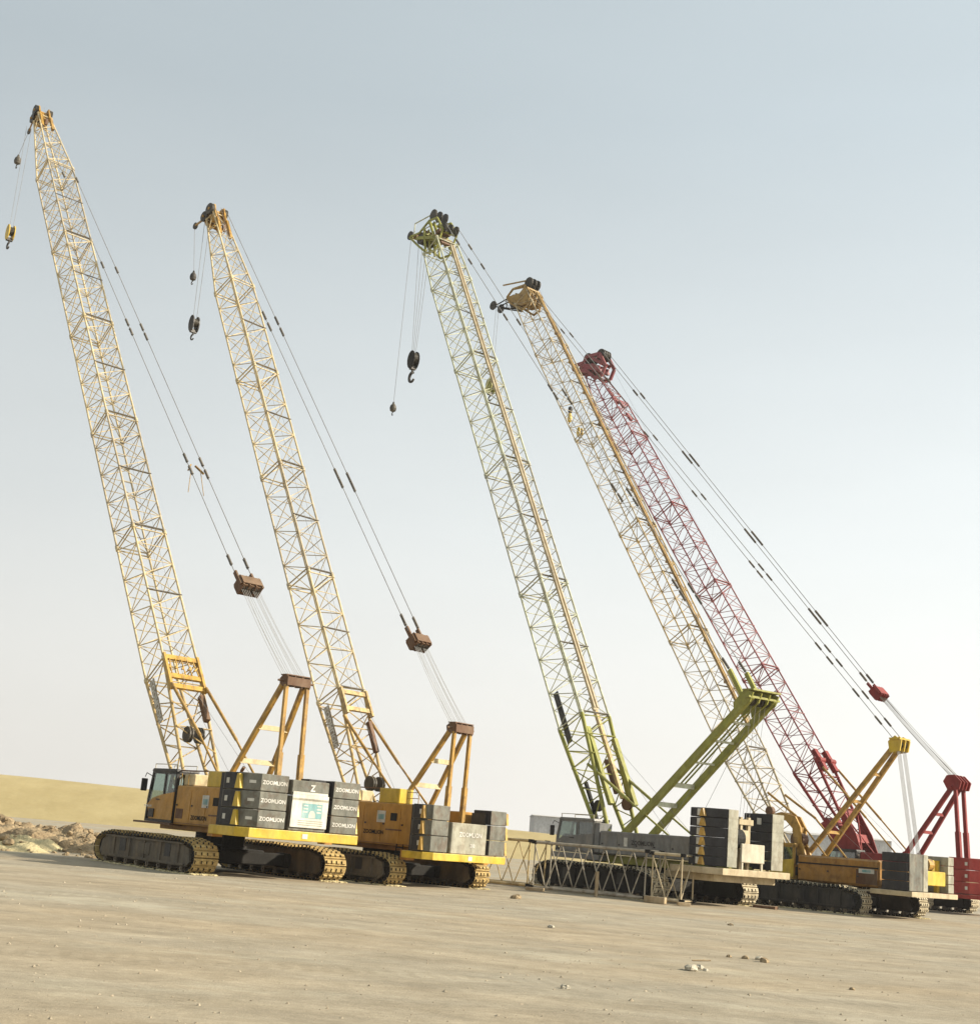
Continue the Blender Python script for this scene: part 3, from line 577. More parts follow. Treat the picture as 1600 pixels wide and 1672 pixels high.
def stack(root, sy, xf, xr, yin, yout, chx, chy, zs, mat, lug=None, plate=None, label=None, lsize=0.3, gap=0.012, shade_plate=False):
    """stack of counterweight slabs on side sy (+1 left); outer rear corner chamfered"""
    out = []
    for i in range(len(zs) - 1):
        poly = [(xf, sy * yin), (xf, sy * yout), (chx, sy * yout), (xr, sy * chy), (xr, sy * yin)]
        mb = MB(); j = random.uniform(-.012, .012); mb.prism_z([(p[0] + j, p[1]) for p in poly], zs[i] + gap, zs[i + 1] - gap, 0.025)
        s = mb.build('counterweight_slab', mat, root); out.append(s)
        zc = (zs[i] + zs[i + 1]) / 2; hh = zs[i + 1] - zs[i]
        if label: text(s, label, (xr - .012 + j, sy * (yin + chy) / 2, zc), (0, -1, 0), (0, 0, 1), lsize)
        if shade_plate and sy < 0:
            k = MB(); k.box(xf - .03, xr + .03, sy * yin, sy * (yin - .008), zs[i] + .03, zs[i + 1] - .03); k.build('inner_shade_plate', 'slab_dark', s)  # added thin plate: shadow on the inner face put into its colour
        if shade_plate:
            k = MB(); k.box(xf - .04, lug[1] + (lug[2] * .5 if lug else 0), sy * yout, sy * (yout + .008), zs[i] + .03, zs[i + 1] - .03); k.build('side_shade_plate', 'slab_dark', s)  # added near-black plate carries the shade of the outer side
        if lug:
            lm, lx, lw = lug[:3]; k = MB(); y0 = sy * (yout + .0); y1 = sy * (yout + 0.13)
            k.prism_y([(lx - lw * .5, zc - hh * .42), (lx + lw * .5, zc - hh * .42), (lx + lw * .2, zc + hh * .40), (lx - lw * .15, zc + hh * .40)], min(y0, y1), max(y0, y1)); k.build('lifting_lug', lm, s)
        if label and sy > 0:
            k = MB(); cxm, cym = (chx + xr) / 2, sy * (yout + chy) / 2; dd = Vector((xr - chx, sy * (chy - yout), 0)).normalized(); nn_ = Vector((dd.y, -dd.x, 0)) * (1 if dd.y * sy > 0 else 1)
            if nn_.x > 0: nn_ = -nn_
            c_ = Vector((cxm, cym, zc)) + nn_ * .012; up_ = Vector((0, 0, .055)); k.quad([c_ - dd * .13 - up_, c_ + dd * .13 - up_, c_ + dd * .13 + up_, c_ - dd * .13 + up_]); k.build('number_plate', 'white', s)
        if plate:
            px_, pw, ph = plate; k = MB(); k.box(px_ - pw / 2, px_ + pw / 2, sy * yout, sy * (yout + .016), zc - ph / 2, zc + ph / 2); k.build('number_plate', 'white', s)
    return out

def cab(root, x0, x1, y0, y1, z0, z1, frame, panel, dark=False, low=True, rail=True, mirror=True, lower_h=0.36):
    """operator's cab; front at x1, outer side at y1"""
    H = z1 - z0; xn = x1 - 0.22          # raked windscreen
    r = 0.06; mb = MB(); zl = z0 + H * lower_h
    sl = sorted((y0, y1)); ya, yb = sl
    for y in (ya + r, yb - r):
        mb.bar((x1 - r, y, z0), (x1 - r - .02, y, z0 + H * .42), 2 * r, 2 * r); mb.bar((x1 - r - .02, y, z0 + H * .42), (xn - r, y, z1 - .12), 2 * r, 2 * r)
        mb.bar((x0 + r, y, z0), (x0 + r, y, z1 - .1), 2 * r, 2 * r); mb.bar((x0 + (x1 - x0) * .42, y, zl), (x0 + (x1 - x0) * .42, y, z1 - .1), 1.8 * r, 1.8 * r)
        mb.bar((x0, y, z1 - .12), (xn, y, z1 - .12), 2 * r, 2 * r)
    for x, z in ((xn - r, z1 - .12), (x0 + r, z1 - .12), (x1 - r, z0 + r), (x0 + r, z0 + r), (x0 + r, zl)): mb.bar((x, ya, z), (x, yb, z), 2 * r, 2 * r, (1, 0, 0))
    mb.box(x0, x1, ya, yb, z0 - .08, z0 + .02)
    mb.prism_y([(x0 - .03, z1 - .08), (xn + .02, z1 - .08), (xn - .1, z1 + .03), (x0, z1 + .03)], ya - .03, yb + .03)
    c = mb.build('cab', frame, root)
    # lower panels (door skin with rising rear line)
    for y, sgn in ((ya, -1), (yb, 1)):
        k = MB(); k.prism_y([(x0 + .02, z0 + .03), (x1 - .42, z0 + .03), (x1 - .16, z0 + H * .30), (x1 - .55, z0 + H * .42), (x0 + (x1 - x0) * .44, z0 + H * .50), (x0 + .02, z0 + H * .56)], y + sgn * .005 if sgn > 0 else y - .03, y + .03 if sgn > 0 else y - .005)
        dr = k.build('cab_door', panel, c)
        k = MB(); k.bar((x0 + (x1 - x0) * .50, y + sgn * .05, z0 + H * .40), (x0 + (x1 - x0) * .62, y + sgn * .05, z0 + H * .40), .03, .05); k.build('door_handle', 'black', c)
        k = MB(); yy = y - sgn * .03
        k.quad([(x0 + (x1 - x0) * .46, yy, z0 + H * .42), (x1 - .12, yy, z0 + H * .30), (xn - .1, yy, z1 - .16), (x0 + (x1 - x0) * .46, yy, z1 - .16)]); k.build('side_window', 'glass', c)
        k = MB(); k.quad([(x0 + .1, yy, z0 + H * .5), (x0 + (x1 - x0) * .40, yy, z0 + H * .46), (x0 + (x1 - x0) * .40, yy, z1 - .16), (x0 + .1, yy, z1 - .16)]); k.build('rear_side_window', 'glass', c)
    k = MB(); k.quad([(x1 - .05, ya + .1, z0 + .25), (x1 - .05, yb - .1, z0 + .25), (xn - .05, yb - .1, z1 - .18), (xn - .05, ya + .1, z1 - .18)]); k.build('windscreen', 'glass', c)
    k = MB(); ym = (ya + yb) / 2; xs_ = x0 + (x1 - x0) * .45
    k.box(xs_ - .28, xs_ + .28, ym - .26, ym + .26, z0 + .35, z0 + .58, .04); k.prism_y([(xs_ - .32, z0 + .55), (xs_ - .14, z0 + .55), (xs_ - .26, z0 + 1.35), (xs_ - .42, z0 + 1.35)], ym - .25, ym + .25); k.box(xs_ - .15, xs_ + .15, ym - .15, ym + .15, z0 + .02, z0 + .36); k.build('seat', 'seat', c)
    k = MB(); k.prism_y([(x1 - .55, z0 + .02), (x1 - .2, z0 + .02), (x1 - .25, z0 + .75), (x1 - .5, z0 + .85)], ym - .3, ym + .3); k.build('control_console', 'seat', c)
    if dark:
        k = MB(); k.box(x0 + .12, x1 - .5, ya + .08, ya + .14, z0 + .05, z1 - .14); k.box(x0 + .1, x0 + .16, ya + .14, yb - .14, z0 + .05, z1 - .14); k.build('sky_block_panel', 'seat', c)  # added dark panels keep the bright sky from showing through the windows
    if rail:
        k = MB(); z2 = z1 + .22
        k.path([(xn - .1, yb - .05, z1), (xn - .1, yb - .05, z2), (x0 + .1, yb - .05, z2), (x0 + .1, yb - .05, z1)], .02, 6); k.path([(xn - .1, ya + .05, z1), (xn - .1, ya + .05, z2), (x0 + .1, ya + .05, z2), (x0 + .1, ya + .05, z1)], .02, 6); k.build('roof_rail', 'offwhite', c)
    if mirror:
        k = MB(); my = yb + .12
        k.path([(xn, yb, z1 - .3), (xn + .3, my, z1 - .18), (xn + .42, my, z1 - .35)], .018, 6); mo = k.build('mirror_arm', 'black', c)
        k = MB(); k.box(xn + .38, xn + .46, my - .14, my + .14, z1 - .95, z1 - .42, .02); k.build('mirror', 'black', mo)
    return c

def hook_block(name, label, pos, cr, w, h, rz, matm, hookr=0.22, group=None, ball=False, ropes=0.0):
    """hangs with its top at pos, turned to crane's heading"""
    t = thing(name, label, 'hook', pos, rz, group)
    if ball:
        mb = MB(); mb.lathe((0, 0, -h), (0, 0, 1), [(0, w * .18), (h * .10, w * .42), (h * .35, w * .5), (h * .62, w * .42), (h * .82, w * .18), (h, w * .12)], 16); mb.build('weight', matm, t)
    else:
        for s in (-1, 1):
            mb = MB(); n = 14; pl = []
            for i in range(n): a = 2 * pi * i / n; pl.append((cos(a) * w / 2, -h * .48 + sin(a) * h * .5 * (1.0 if sin(a) > 0 else 1.05)))
            mb.prism_y(pl, s * .20 - .03, s * .20 + .03); mb.build('cheek_plate', matm, t)
        for i in range(3):
            mb = MB(); sheave(mb, (0, -.11 + .11 * i, -h * .40), (0, 1, 0), w * .44, .08, 18); mb.build('sheave', 'sheave', t)
        mb = MB(); mb.box(-w * .16, w * .16, -.22, .22, -h * 1.04, -h * .84, .02); mb.build('hook_trunnion', 'black', t)
    z0 = -h * (1.0 if ball else 1.04); k = MB(); R = hookr
    k.tube((0, 0, z0 + .05), (0, 0, z0 - R * .55), R * .22, 8)
    pts = [(0, 0, z0 - R * .5)]
    for i in range(13):
        a = pi * .62 - i / 12 * pi * 1.45; pts.append((cos(a) * R * .75, 0, z0 - R * 1.35 + sin(a) * R * .85))
    for i in range(len(pts) - 1): k.tube(pts[i], pts[i + 1], R * (.26 if i < 9 else .2), 8)
    k.build('hook', 'black', t)
    return t

def to_world(cr, p):
    c, s = cos(cr['rz']), sin(cr['rz']); return Vector((cr['x'] + p[0] * c - p[1] * s, cr['y'] + p[0] * s + p[1] * c, p[2]))

def crane_root(label, cx, cy, al):
    rz = pi - radians(al)
    t = thing('crawler_crane', label, 'crane', (cx, cy, -.035), rz, 'crawler cranes parked in a row')
    return t, dict(x=cx, y=cy, rz=rz)

def hoist_winches(root, xs_, z, r, w, mat='sheave', y=0):
    for x in xs_:
        mb = MB(); mb.lathe((x, y - w / 2, z), (0, 1, 0), [(0, r * .3), (0, r * 1.25), (.05, r * 1.25), (.05, r), (w - .05, r), (w - .05, r * 1.25), (w, r * 1.25), (w, r * .3)], 22); mb.build('winch_drum', mat, root)

def panels(root, x0, x1, n, y, z0, z1, mat, body):
    """row of access doors standing 12 mm proud of a side wall at y (outer), with handles"""
    sg = 1 if y > 0 else -1; wd = (x1 - x0) / n
    for i in range(n):
        a = x0 + wd * i + .03; b = x0 + wd * (i + 1) - .03
        k = MB(); k.box(a, b, y, y + sg * .018, z0 + .04, z1 - .04); d = k.build('access_door', mat, body)
        k = MB(); k.box(b - .16, b - .06, y + sg * .018, y + sg * .045, (z0 + z1) / 2 - .03, (z0 + z1) / 2 + .04); k.build('door_handle', 'black', d)

# ================================================================== CRANE 1 and 2 (orange, A-frame gantry)
def orange_crane(label, cx, cy, al, S, track_dim, boom_par, dims, hookp):
    R, cr = crane_root(label, cx, cy, al)
    h, outer, width, half = track_dim
    undercarriage(R, S, h, outer, width, half, 'shoe', 'frame_grey', dims['deck'], 8)
    D = dims
    # deck / side house
    mb = MB(); mb.box(D['rear'] + 1.2, 3.1 * S + .1, -1.25, 1.25, D['deck'], D['deck'] + .38, .03); mb.box(D['rear'] + 1.4, 0.6, -.9, .9, D['deck'] + .38, D['deck'] + .8, .02); mb.build('upper_deck', 'orange_brown', R)
    mb = MB(); mb.box(D['hx0'], D['hx1'], 1.0, 1.66, D['hz0'], D['hz1'], .035); hs = mb.build('engine_house', 'orange', R)
    panels(hs, D['hx0'] + .05, D['hx1'] - .05, 4, 1.66, D['hz0'] + .1, D['hz1'] - .12, 'orange', hs)
    k = MB(); hxm = D['hx0'] * .50 + D['hx1'] * .5; zt = D['hz1']
    k.box(hxm - .22, hxm + .30, 1.68, 1.70, zt - .85, zt - .35); st = k.build('sticker', 'white', hs)
    k = MB(); k.box(hxm - .15, hxm + .22, 1.70, 1.705, zt - .72, zt - .50); k.build('sticker_print', 'teal', st)
    k = MB(); k.box(hxm - .95, hxm - .55, 1.68, 1.692, zt - .75, zt - .42); k.build('air_grille', 'chassis', hs)
    k = MB(); k.box(hxm - 1.3, hxm - .3, 1.68, 1.692, zt - 1.16, zt - 1.10); k.build('dark_stripe', 'rust_brown', hs)
    text(hs, 'ZOOMLION', (hxm + .45, 1.695, zt - 1.28), (-1, 0, 0), (0, 0, 1), .24, 'chassis')
    mb = MB(); mb.box(D['hx0'], D['hx1'] + .6, -1.66, -1.0, D['hz0'], D['hz1'] - .1, .035); mb.build('machinery_house', 'orange', R)
    # yellow guard box on top, rear of house
    mb = MB(); mb.box(D['yx0'], D['yx1'], .75, 1.6, D['hz1'] + .003, D['hz1'] + .64, .03)
    for i in range(4): mb.box(D['yx0'] + .1, D['yx1'] - .1, 1.6, 1.615, D['hz1'] + .1 + i * .13, D['hz1'] + .17 + i * .13)
    mb.build('yellow_guard_box', 'yellow', R)
    hoist_winches(R, [0.6 * S, -.9 * S, -2.2 * S], D['deck'] + 1.05, .34, 1.3, 'rope')
    mb = MB(); mb.box(.2, 1.05, .72, 1.45, D['hz1'] + .003, D['hz1'] + .5, .05); mb.box(-.9, .1, -.6, .5, D['hz1'] - .2, D['hz1'] + .25, .05); mb.build('winch_cover', 'lat_cream', R)
    k = MB(); k.bar((-1.1, 1.55, D['hz1'] + .62), (1.35, 1.55, D['hz1'] + .62), .05, .05); k.bar((1.3, 1.55, D['hz1']), (1.3, 1.55, D['hz1'] + .62), .05, .05); k.build('handrail', 'rust_brown', R)
    k = MB(); k.tube((-1.9, .5, D['hz1'] - .1), (-1.9, .5, D['hz1'] + .75), .07, 10); k.tube((-1.9, .5, D['hz1'] + .75), (-2.05, .5, D['hz1'] + .9), .07, 10); k.build('exhaust_pipe', 'rust_brown', R)
    k = MB()
    for xp in (-3.6, -2.9, 0.4, 1.0): k.tube((xp, 1.6, D['hz1']), (xp, 1.6, D['hz1'] + .5), .018, 6)
    for zz_ in (.25, .5): k.tube((-3.6, 1.6, D['hz1'] + zz_), (-2.9, 1.6, D['hz1'] + zz_), .018, 6)
    k.build('deck_railing', 'gold', R)
    for yy, dz in ((.35, 0), (.25, .06), (-.3, .03)):
        k = MB(); pts = [Vector((.4, yy, D['hz1'] - .3 + dz)), Vector((1.0, yy, D['hz1'] + .1 + dz)), Vector((1.8, yy * 1.3, D['hz1'] - .1 + dz)), Vector((2.3, yy * 1.6, D['hz1'] + .2 + dz))]; k.path(pts, .022, 6); k.build('hydraulic_hose', 'black', R)
    k = MB()
    for zz_ in (D['hz0'] + .06, (D['hz0'] + D['hz1']) / 2 + .25): k.box(D['hx0'] + .03, D['hx1'] - .03, 1.66, 1.672, zz_, zz_ + .025)
    k.box(D['hx1'] - .75, D['hx1'] - .15, 1.681, 1.69, D['hz0'] + .25, D['hz0'] + .65); k.build('body_seam', 'rust_brown', hs)
    k = MB()
    for i in range(5): k.bar((D['hx0'] + .9, 1.70, D['hz0'] - .05 - .28 * i), (D['hx0'] + 1.3, 1.70, D['hz0'] - .05 - .28 * i), .03, .05)
    for xx_ in (.9, 1.3): k.bar((D['hx0'] + xx_, 1.70, D['hz0'] + .1), (D['hx0'] + xx_, 1.70, D['hz0'] - 1.2), .03, .03)
    k.build('access_ladder', 'chassis', R)
    # cab
    c = cab(R, D['cx0'], D['cx1'], .72, 1.72, D['cz0'], D['cz1'], 'black', 'orange')
    k = MB(); k.box(D['cx0'] - .1, D['cx1'] + .75, .65, 1.85, D['cz0'] - .17, D['cz0'] - .09); k.build('cab_platform', 'rust_brown', R)
    k = MB(); k.box(D['cx1'] - .85, D['cx1'] - .40, 1.75, 1.80, D['cz0'] + .1, D['cz0'] + .45); k.build('vent', 'black', c)
    text(c, 'ZOOMLION', (D['cx1'] - .22, 1.755, D['cz0'] + .55), (-1, 0, 0), (0, 0, 1), .13)
    # counterweight tray
    xr = D['rear']; ty = D['tray_y']; z0, z1 = D['tray_z']
    mb = MB(); mb.prism_z([(D['side_x'][0] + .35, -ty + .35), (D['side_x'][1] - .1, -ty), (xr - .10, -ty + .35), (xr - .10, ty - .35), (D['side_x'][1] - .1, ty), (D['side_x'][0] + .35, ty)], z0, z1, .02); tr = mb.build('counterweight_tray', 'yellow', R)
    k = MB(); k.box(xr - .112, xr - .101, -.12, .12, (z0 + z1) / 2 - .09, (z0 + z1) / 2 + .09); k.build('reflector', 'white', tr)
    for sy in (1, -1):
        k = MB(); k.box(D['side_x'][0] + .1, D['side_x'][0] + .5, sy * (ty - .5), sy * (ty - .06), z0 - .1, z0 + .3); k.build('tray_bracket', 'orange_brown', tr)
    sx = D['side_x']
    for sy in (1, -1):
        yi_, yo_, yc_ = D['sides'][0 if sy > 0 else 1]
        stack(R, sy, sx[0], xr, yi_, yo_, sx[1], yc_, D['zs'], 'slab', lug=D['lug'], plate=D['plate'], label=D['label'], lsize=D['lsize'], shade_plate=True)
        k = MB(); k.box(sx[0] + .02, xr + .25, sy * (yi_ - .04), sy * (yi_ - .12), z1, D['zs'][-1] - .15); k.build('gap_shade_sheet', 'black', R)  # added black sheet: shade of the gap beside the stack put into colour
    # side slabs facing: dark front panel between side and house
    k = MB(); k.box(sx[0] + .02, sx[0] + .28, D['yout'] - .75, D['yout'] - .02, z1, D['zs'][-1] - .04); k.build('counterweight_frame', 'slab_dark', R)
    return R, cr, c

# ---- crane 1
D1 = dict(deck=1.55, rear=-6.2, hx0=-4.0, hx1=1.15, hz0=1.78, hz1=3.38, yx0=-2.55, yx1=-1.15, cx0=1.2, cx1=3.62, cz0=1.9, cz1=4.02,
          tray_y=2.85, tray_z=(1.58, 1.93), side_x=(-4.25, -5.72), yin=.78, yout=2.62, chy=2.1, sides=((.92, 2.62, 2.14), (1.20, 2.78, 2.45)), zs=[1.94, 2.62, 3.30, 3.97], lug=('yellow', -5.48, .42), plate=(-4.55, .20, .2), label='ZOOMLION', lsize=.205)
R1, C1, _ = orange_crane('orange crawler crane with long cream boom and poster on its rear, leftmost of the row', -10.14, 58.34, 49.8, .95, (1.36, 3.52, 1.05, 4.28), None, D1, None)
B1 = boom_frame(1.2, 1.9, 53.04)
boom(R1, B1, 58.6, 1.75, 1.75, [8.3, 17, 25.7, 34.4, 43.0, 51.4], None, .85, .75, .056, .026, 1.16, 'lat_cream', 'lat_yellow', altmat='lat_faded')
def head_small(root, B, L, mat):
    mb = MB(); ax = tuple(B(1, 0, 0) - B(0, 0, 0))
    for y in (-.36, .36):
        mb.bar(B(L - .9, y, -.34), B(L + .25, y, -.55), .12, .2); mb.bar(B(L - .9, y, .34), B(L + .4, y, .5), .12, .2); mb.bar(B(L + .35, y, .45), B(L + .28, y, -.6), .12, .3)
        mb.bar(B(L - 2.1, y * 1.05, .42), B(L - .7, y, .5), .16, .22)
    mb.bar(B(L - .2, -.40, .1), B(L - .2, .40, .1), .7, .35, ax); mb.bar(B(L - .8, -.42, -.36), B(L - .8, .42, -.36), .2, .12); mb.bar(B(L - .3, -.4, -.5), B(L - .3, .4, -.5), .3, .16, ax)
    mb.tube(B(L + .2, -.64, .25), B(L + .2, .64, .25), .09, 8); mb.tube(B(L + .22, -.6, -.45), B(L + .22, .6, -.45), .08, 8)
    h = mb.build('boom_head', mat, root)
    for yy in (-.56, -.45, .45, .56):
        k = MB(); sheave(k, B(L + .2, yy, .25), (0, 1, 0), .36, .09, 18); k.build('sheave', 'sheave', h)
    for yy in (-.46, -.2, 0, .2, .46):
        k = MB(); sheave(k, B(L + .22, yy, -.45), (0, 1, 0), .34, .09, 18); k.build('sheave', 'sheave', h)
    k = MB(); k.bar(B(L + .3, .3, -.7), B(L + .9, .04, -1.75), .08, .12); k.build('auxiliary_arm', mat, h)
    k = MB(); sheave(k, B(L + .9, .02, -1.8), (0, 1, 0), .22, .1, 16); k.build('sheave', 'sheave', h)
    k = MB(); k.box(-.09, .09, -.09, .09, -.2, .2); k.v = [tuple(B(L - 1.6, .1, .55) + Vector(v_)) for v_ in k.v]; k.build('light_box', 'rust_brown', h)
    return h
head_small(R1, B1, 58.9, 'gold')
gantry_a(R1, (-4.42, 7.62, .5), (-1.35, 3.35, .95), (-4.72, 3.1, .52), 'gold', 'rust_brown', .095, (.28, .6))
bridle(R1, (.25, 12.15), .95, .55, 'rust_brown', (1, 1))
reeving(R1, (-4.3, 7.95), (.05, 11.98), (.10, .56), (.10, .46), 5)
for s in (-.5, .5):
    pendant(R1, (.75, 12.65), (36.4, 49.1), (s * .85, s * .95), [.02, .155, .175, .41, .43, .56, .80])
k = MB()
for s in (-1, 1):
    k.bar((6.55, s * .42, 18.35), (6.95, s * .12, 18.75), .07, .09); k.tube((6.6, s * .25, 18.5), (6.25, s * .42, 17.2), .018, 6)
k.bar((6.7, -.45, 18.55), (6.7, .45, 18.55), .07, .07); k.build('pendant_spreader', 'dull_gold', R1)
for s in (-1, 1):
    k = MB(); k.tube((4.4, s * .88, 7.9), (1.2, s * .9, 5.55), .075, 8); k.tube((1.2, s * .9, 5.55), (-1.5, s * .92, 3.35), .05, 8); k.build('boom_backstop', 'gold', R1)
rope(R1, 'hoist_rope', tuple(B1(58.9, .15, .8)), tuple(B1(6.5, .18, 1.055)), .008); rope(R1, 'hoist_rope', tuple(B1(6.5, .18, 1.055)), (-1.4, .2, 3.3), .008)
rope(R1, 'hoist_rope', tuple(B1(58.9, -.2, .8)), tuple(B1(6.5, -.22, 1.055)), .008); rope(R1, 'hoist_rope', tuple(B1(6.5, -.22, 1.055)), (-2.6, -.2, 3.3), .008)

def boom_extras(root, B, w, d, l0, l1, n, mat='grey_tube', name='boom_name_panel', y=None, txt=None, off=None, wid=.5):
    """name panel on the left side face of the boom"""
    y = w / 2 + .03 if y is None else y; t = -.1 if off is None else off
    mb = MB(); mb.add([B(l0, y, t - wid / 2), B(l1, y, t - wid / 2), B(l1, y, t + wid / 2), B(l0, y, t + wid / 2), B(l0, y + .02, t - wid / 2), B(l1, y + .02, t - wid / 2), B(l1, y + .02, t + wid / 2), B(l0, y + .02, t + wid / 2)],
                     [(3, 2, 1, 0), (4, 5, 6, 7), (0, 1, 5, 4), (1, 2, 6, 5), (2, 3, 7, 6), (3, 0, 4, 7)])
    p = mb.build(name, mat, root)
    if txt:
        dx = (B(1, 0, 0) - B(0, 0, 0)); up = (B(0, 0, 1) - B(0, 0, 0)); text(p, txt, tuple(B((l0 + l1) / 2, y + .03, t)), tuple(-dx), tuple(-up), (l1 - l0) / 5.4)
    return p
boom_extras(R1, B1, 1.75, 1.75, 5.6, 8.0, 1, 'grey_tube', txt='ZOOMLION', off=-.35, wid=.42)
# lower boom dressing: platform box, guide sheaves, small hydraulic tank
k = MB()
for l in (6.7, 7.3, 8.4):
    k.bar(B1(l, -.9, .92), B1(l, .9, .92), .26, .12, tuple(B1(1, 0, 0) - B1(0, 0, 0)))
k.bar(B1(6.5, .86, .95), B1(8.6, .86, .95), .12, .16); k.bar(B1(6.5, -.86, .95), B1(8.6, -.86, .95), .12, .16)
for i in range(5): k.tube(B1(7.4, -.7 + .35 * i, .98), B1(8.3, -.55 + .3 * i, .98), .03, 6); k.tube(B1(7.9, -.7 + .35 * i, 1.0), B1(7.7, -.5 + .32 * i, 1.0), .05, 6)
k.build('boom_platform', 'hazard', R1)
k = MB(); k.bar(B1(4.9, -.6, .9), B1(6.3, -.6, .9), .24, .26); k.build('cable_reel_box', 'rust_brown', R1)
for yy in (-.25, .3):
    k = MB(); sheave(k, B1(4.3, yy, .55), (0, 1, 0), .36, .2, 18); k.build('guide_sheave', 'sheave', R1)

# hooks of crane 1
def hang(cr, label, p, toppt, rope_y, name='hook_block', **kw):
    """p: local top of the block; ropes run straight up to toppt (local)"""
    w = to_world(cr, p); hb = hook_block(name, label, w, cr, rz=cr['rz'], **kw)
    return hb
hang(C1, 'yellow and black hook block hanging below the far left boom tip', (38.6, .05, 41.45), None, None, cr=None, w=.62, h=1.05, matm='yellow', hookr=.26) if False else None
H1 = hook_block('hook_block', 'yellow and black hook block hanging below the far left boom tip', to_world(C1, (38.75, 0, 41.3)), C1, .72, 1.15, C1['rz'], M['yellow'], .26, 'hooks hanging from the boom tips')
for y_ in (-.12, .12):
    rope(R1, 'hook_rope', (38.75, y_, 41.2), (38.75, y_ * 1.5, 49.0), .014)
H1b = hook_block('ball_hook', 'small black ball hook just under the far left boom tip', to_world(C1, (39.95, 0, 47.2)), C1, .5, .75, C1['rz'], M['sheave'], .14, 'hooks hanging from the boom tips', ball=True)
rope(R1, 'hook_rope', (39.95, 0, 47.2), tuple(B1(59.8, .02, -2.0)), .014)

# ---- crane 2
D2 = dict(deck=1.42, rear=-5.3, hx0=-3.9, hx1=.9, hz0=1.62, hz1=3.42, yx0=-2.4, yx1=-1.1, cx0=.95, cx1=3.0, cz0=1.75, cz1=3.8,
          tray_y=2.6, tray_z=(1.20, 1.50), side_x=(-4.25, -5.0), yin=.98, yout=2.32, chy=2.02, sides=((1.36, 2.50, 2.36), (1.26, 2.58, 2.25)), zs=[1.52, 2.18, 2.82, 3.45], lug=('hazard', -4.95, .22), plate=(-4.72, .14, .2), label=None, lsize=.22)
R2, C2, _ = orange_crane('orange crawler crane with striped lugs on its grey weights, second from the left', -3.55, 62.96, 43.4, .86, (1.32, 3.1, .95, 3.8), None, D2, None)
B2 = boom_frame(.56, 2.13, 61.04)
boom(R2, B2, 41.2, 1.6, 1.6, [7.0, 13.9, 20.9, 27.9, 34.8], None, .8, .7, .054, .025, 1.1, 'lat_cream', 'lat_yellow', altmat='lat_faded')
head_small(R2, B2, 41.2, 'gold')
gantry_a(R2, (-4.2, 6.68, .5), (-1.75, 3.3, .92), (-4.25, 2.75, .5), 'gold', 'rust_brown', .09, (.3, .62))
bridle(R2, (-1.05, 10.8), .85, .5, 'rust_brown', (.8, 1))
reeving(R2, (-4.1, 7.0), (-1.2, 10.65), (.10, .56), (.10, .44), 5)
for s in (-.5, .5): pendant(R2, (-.7, 11.3), (19.9, 38.4), (s * .8, s * .95), [.02, .29, .31, .66, .69])
for s in (-1, 1):
    k = MB(); k.tube((2.7, s * .82, 7.35), (.4, s * .84, 5.3), .075, 8); k.tube((.4, s * .84, 5.3), (-1.75, s * .88, 3.45), .05, 8); k.build('boom_backstop', 'gold', R2)
rope(R2, 'hoist_rope', tuple(B2(41.2, .15, .8)), tuple(B2(6.5, .18, 0.98)), .008); rope(R2, 'hoist_rope', tuple(B2(6.5, .18, 0.98)), (-1.3, .2, 3.2), .008); rope(R2, 'hoist_rope', tuple(B2(41.2, -.2, .8)), tuple(B2(6.5, -.22, 0.98)), .008); rope(R2, 'hoist_rope', tuple(B2(6.5, -.22, 0.98)), (-2.4, -.2, 3.2), .008)
boom_extras(R2, B2, 1.6, 1.6, 4.4, 6.6, 1, 'grey_tube', txt='ZOOMLION', off=-.3, wid=.4)
k = MB()
for l in (5.9, 6.8): k.bar(B2(l, -.82, .86), B2(l, .82, .86), .22, .12, tuple(B2(1, 0, 0) - B2(0, 0, 0)))
k.bar(B2(5.6, .8, .88), B2(7.0, .8, .88), .12, .2); k.bar(B2(5.6, -.8, .88), B2(7.0, -.8, .88), .12, .2); k.build('boom_platform', 'lat_yellow', R2)
k = MB(); k.bar(B2(3.7, -.5, .82), B2(5.3, -.5, .86), .2, .22); k.build('cable_reel_box', 'rust_brown', R2)
for yy in (-.3, .25):
    k = MB(); sheave(k, B2(2.1, yy, .65), (0, 1, 0), .34, .2, 18); k.build('guide_sheave', 'sheave', R2)
# middle weight with lettering, and tall dark weight beyond
k = MB(); k.box(-4.7, -5.28, -1.08, 1.12, 1.51, 2.80, .03); cw = k.build('counterweight_block', 'slab_pale', R2)
text(cw, 'ZOOMLION', (-5.30, -.05, 2.32), (0, -1, 0), (0, 0, 1), .26)
text(cw, '200', (-5.295, -.2, 1.88), (0, -1, 0), (0, 0, 1), .20)
H2 = hook_block('hook_block', 'black box shaped hook block hanging below the second boom tip', to_world(C2, (21.15, 0, 31.7)), C2, .55, 1.05, C2['rz'], M['black'], .2, 'hooks hanging from the boom tips')
for y_ in (-.12, .12): rope(R2, 'hook_rope', (21.15, y_, 31.6), (21.3, y_ * 1.5, 38.0), .014)
H2b = hook_block('ball_hook', 'small black ball hook beside the second boom from the left', to_world(C2, (22.0, 0, 34.9)), C2, .42, .65, C2['rz'], M['black'], .12, 'hooks hanging from the boom tips', ball=True)
rope(R2, 'hook_rope', (22.0, 0, 34.9), tuple(B2(42.1, .02, -1.9)), .014)

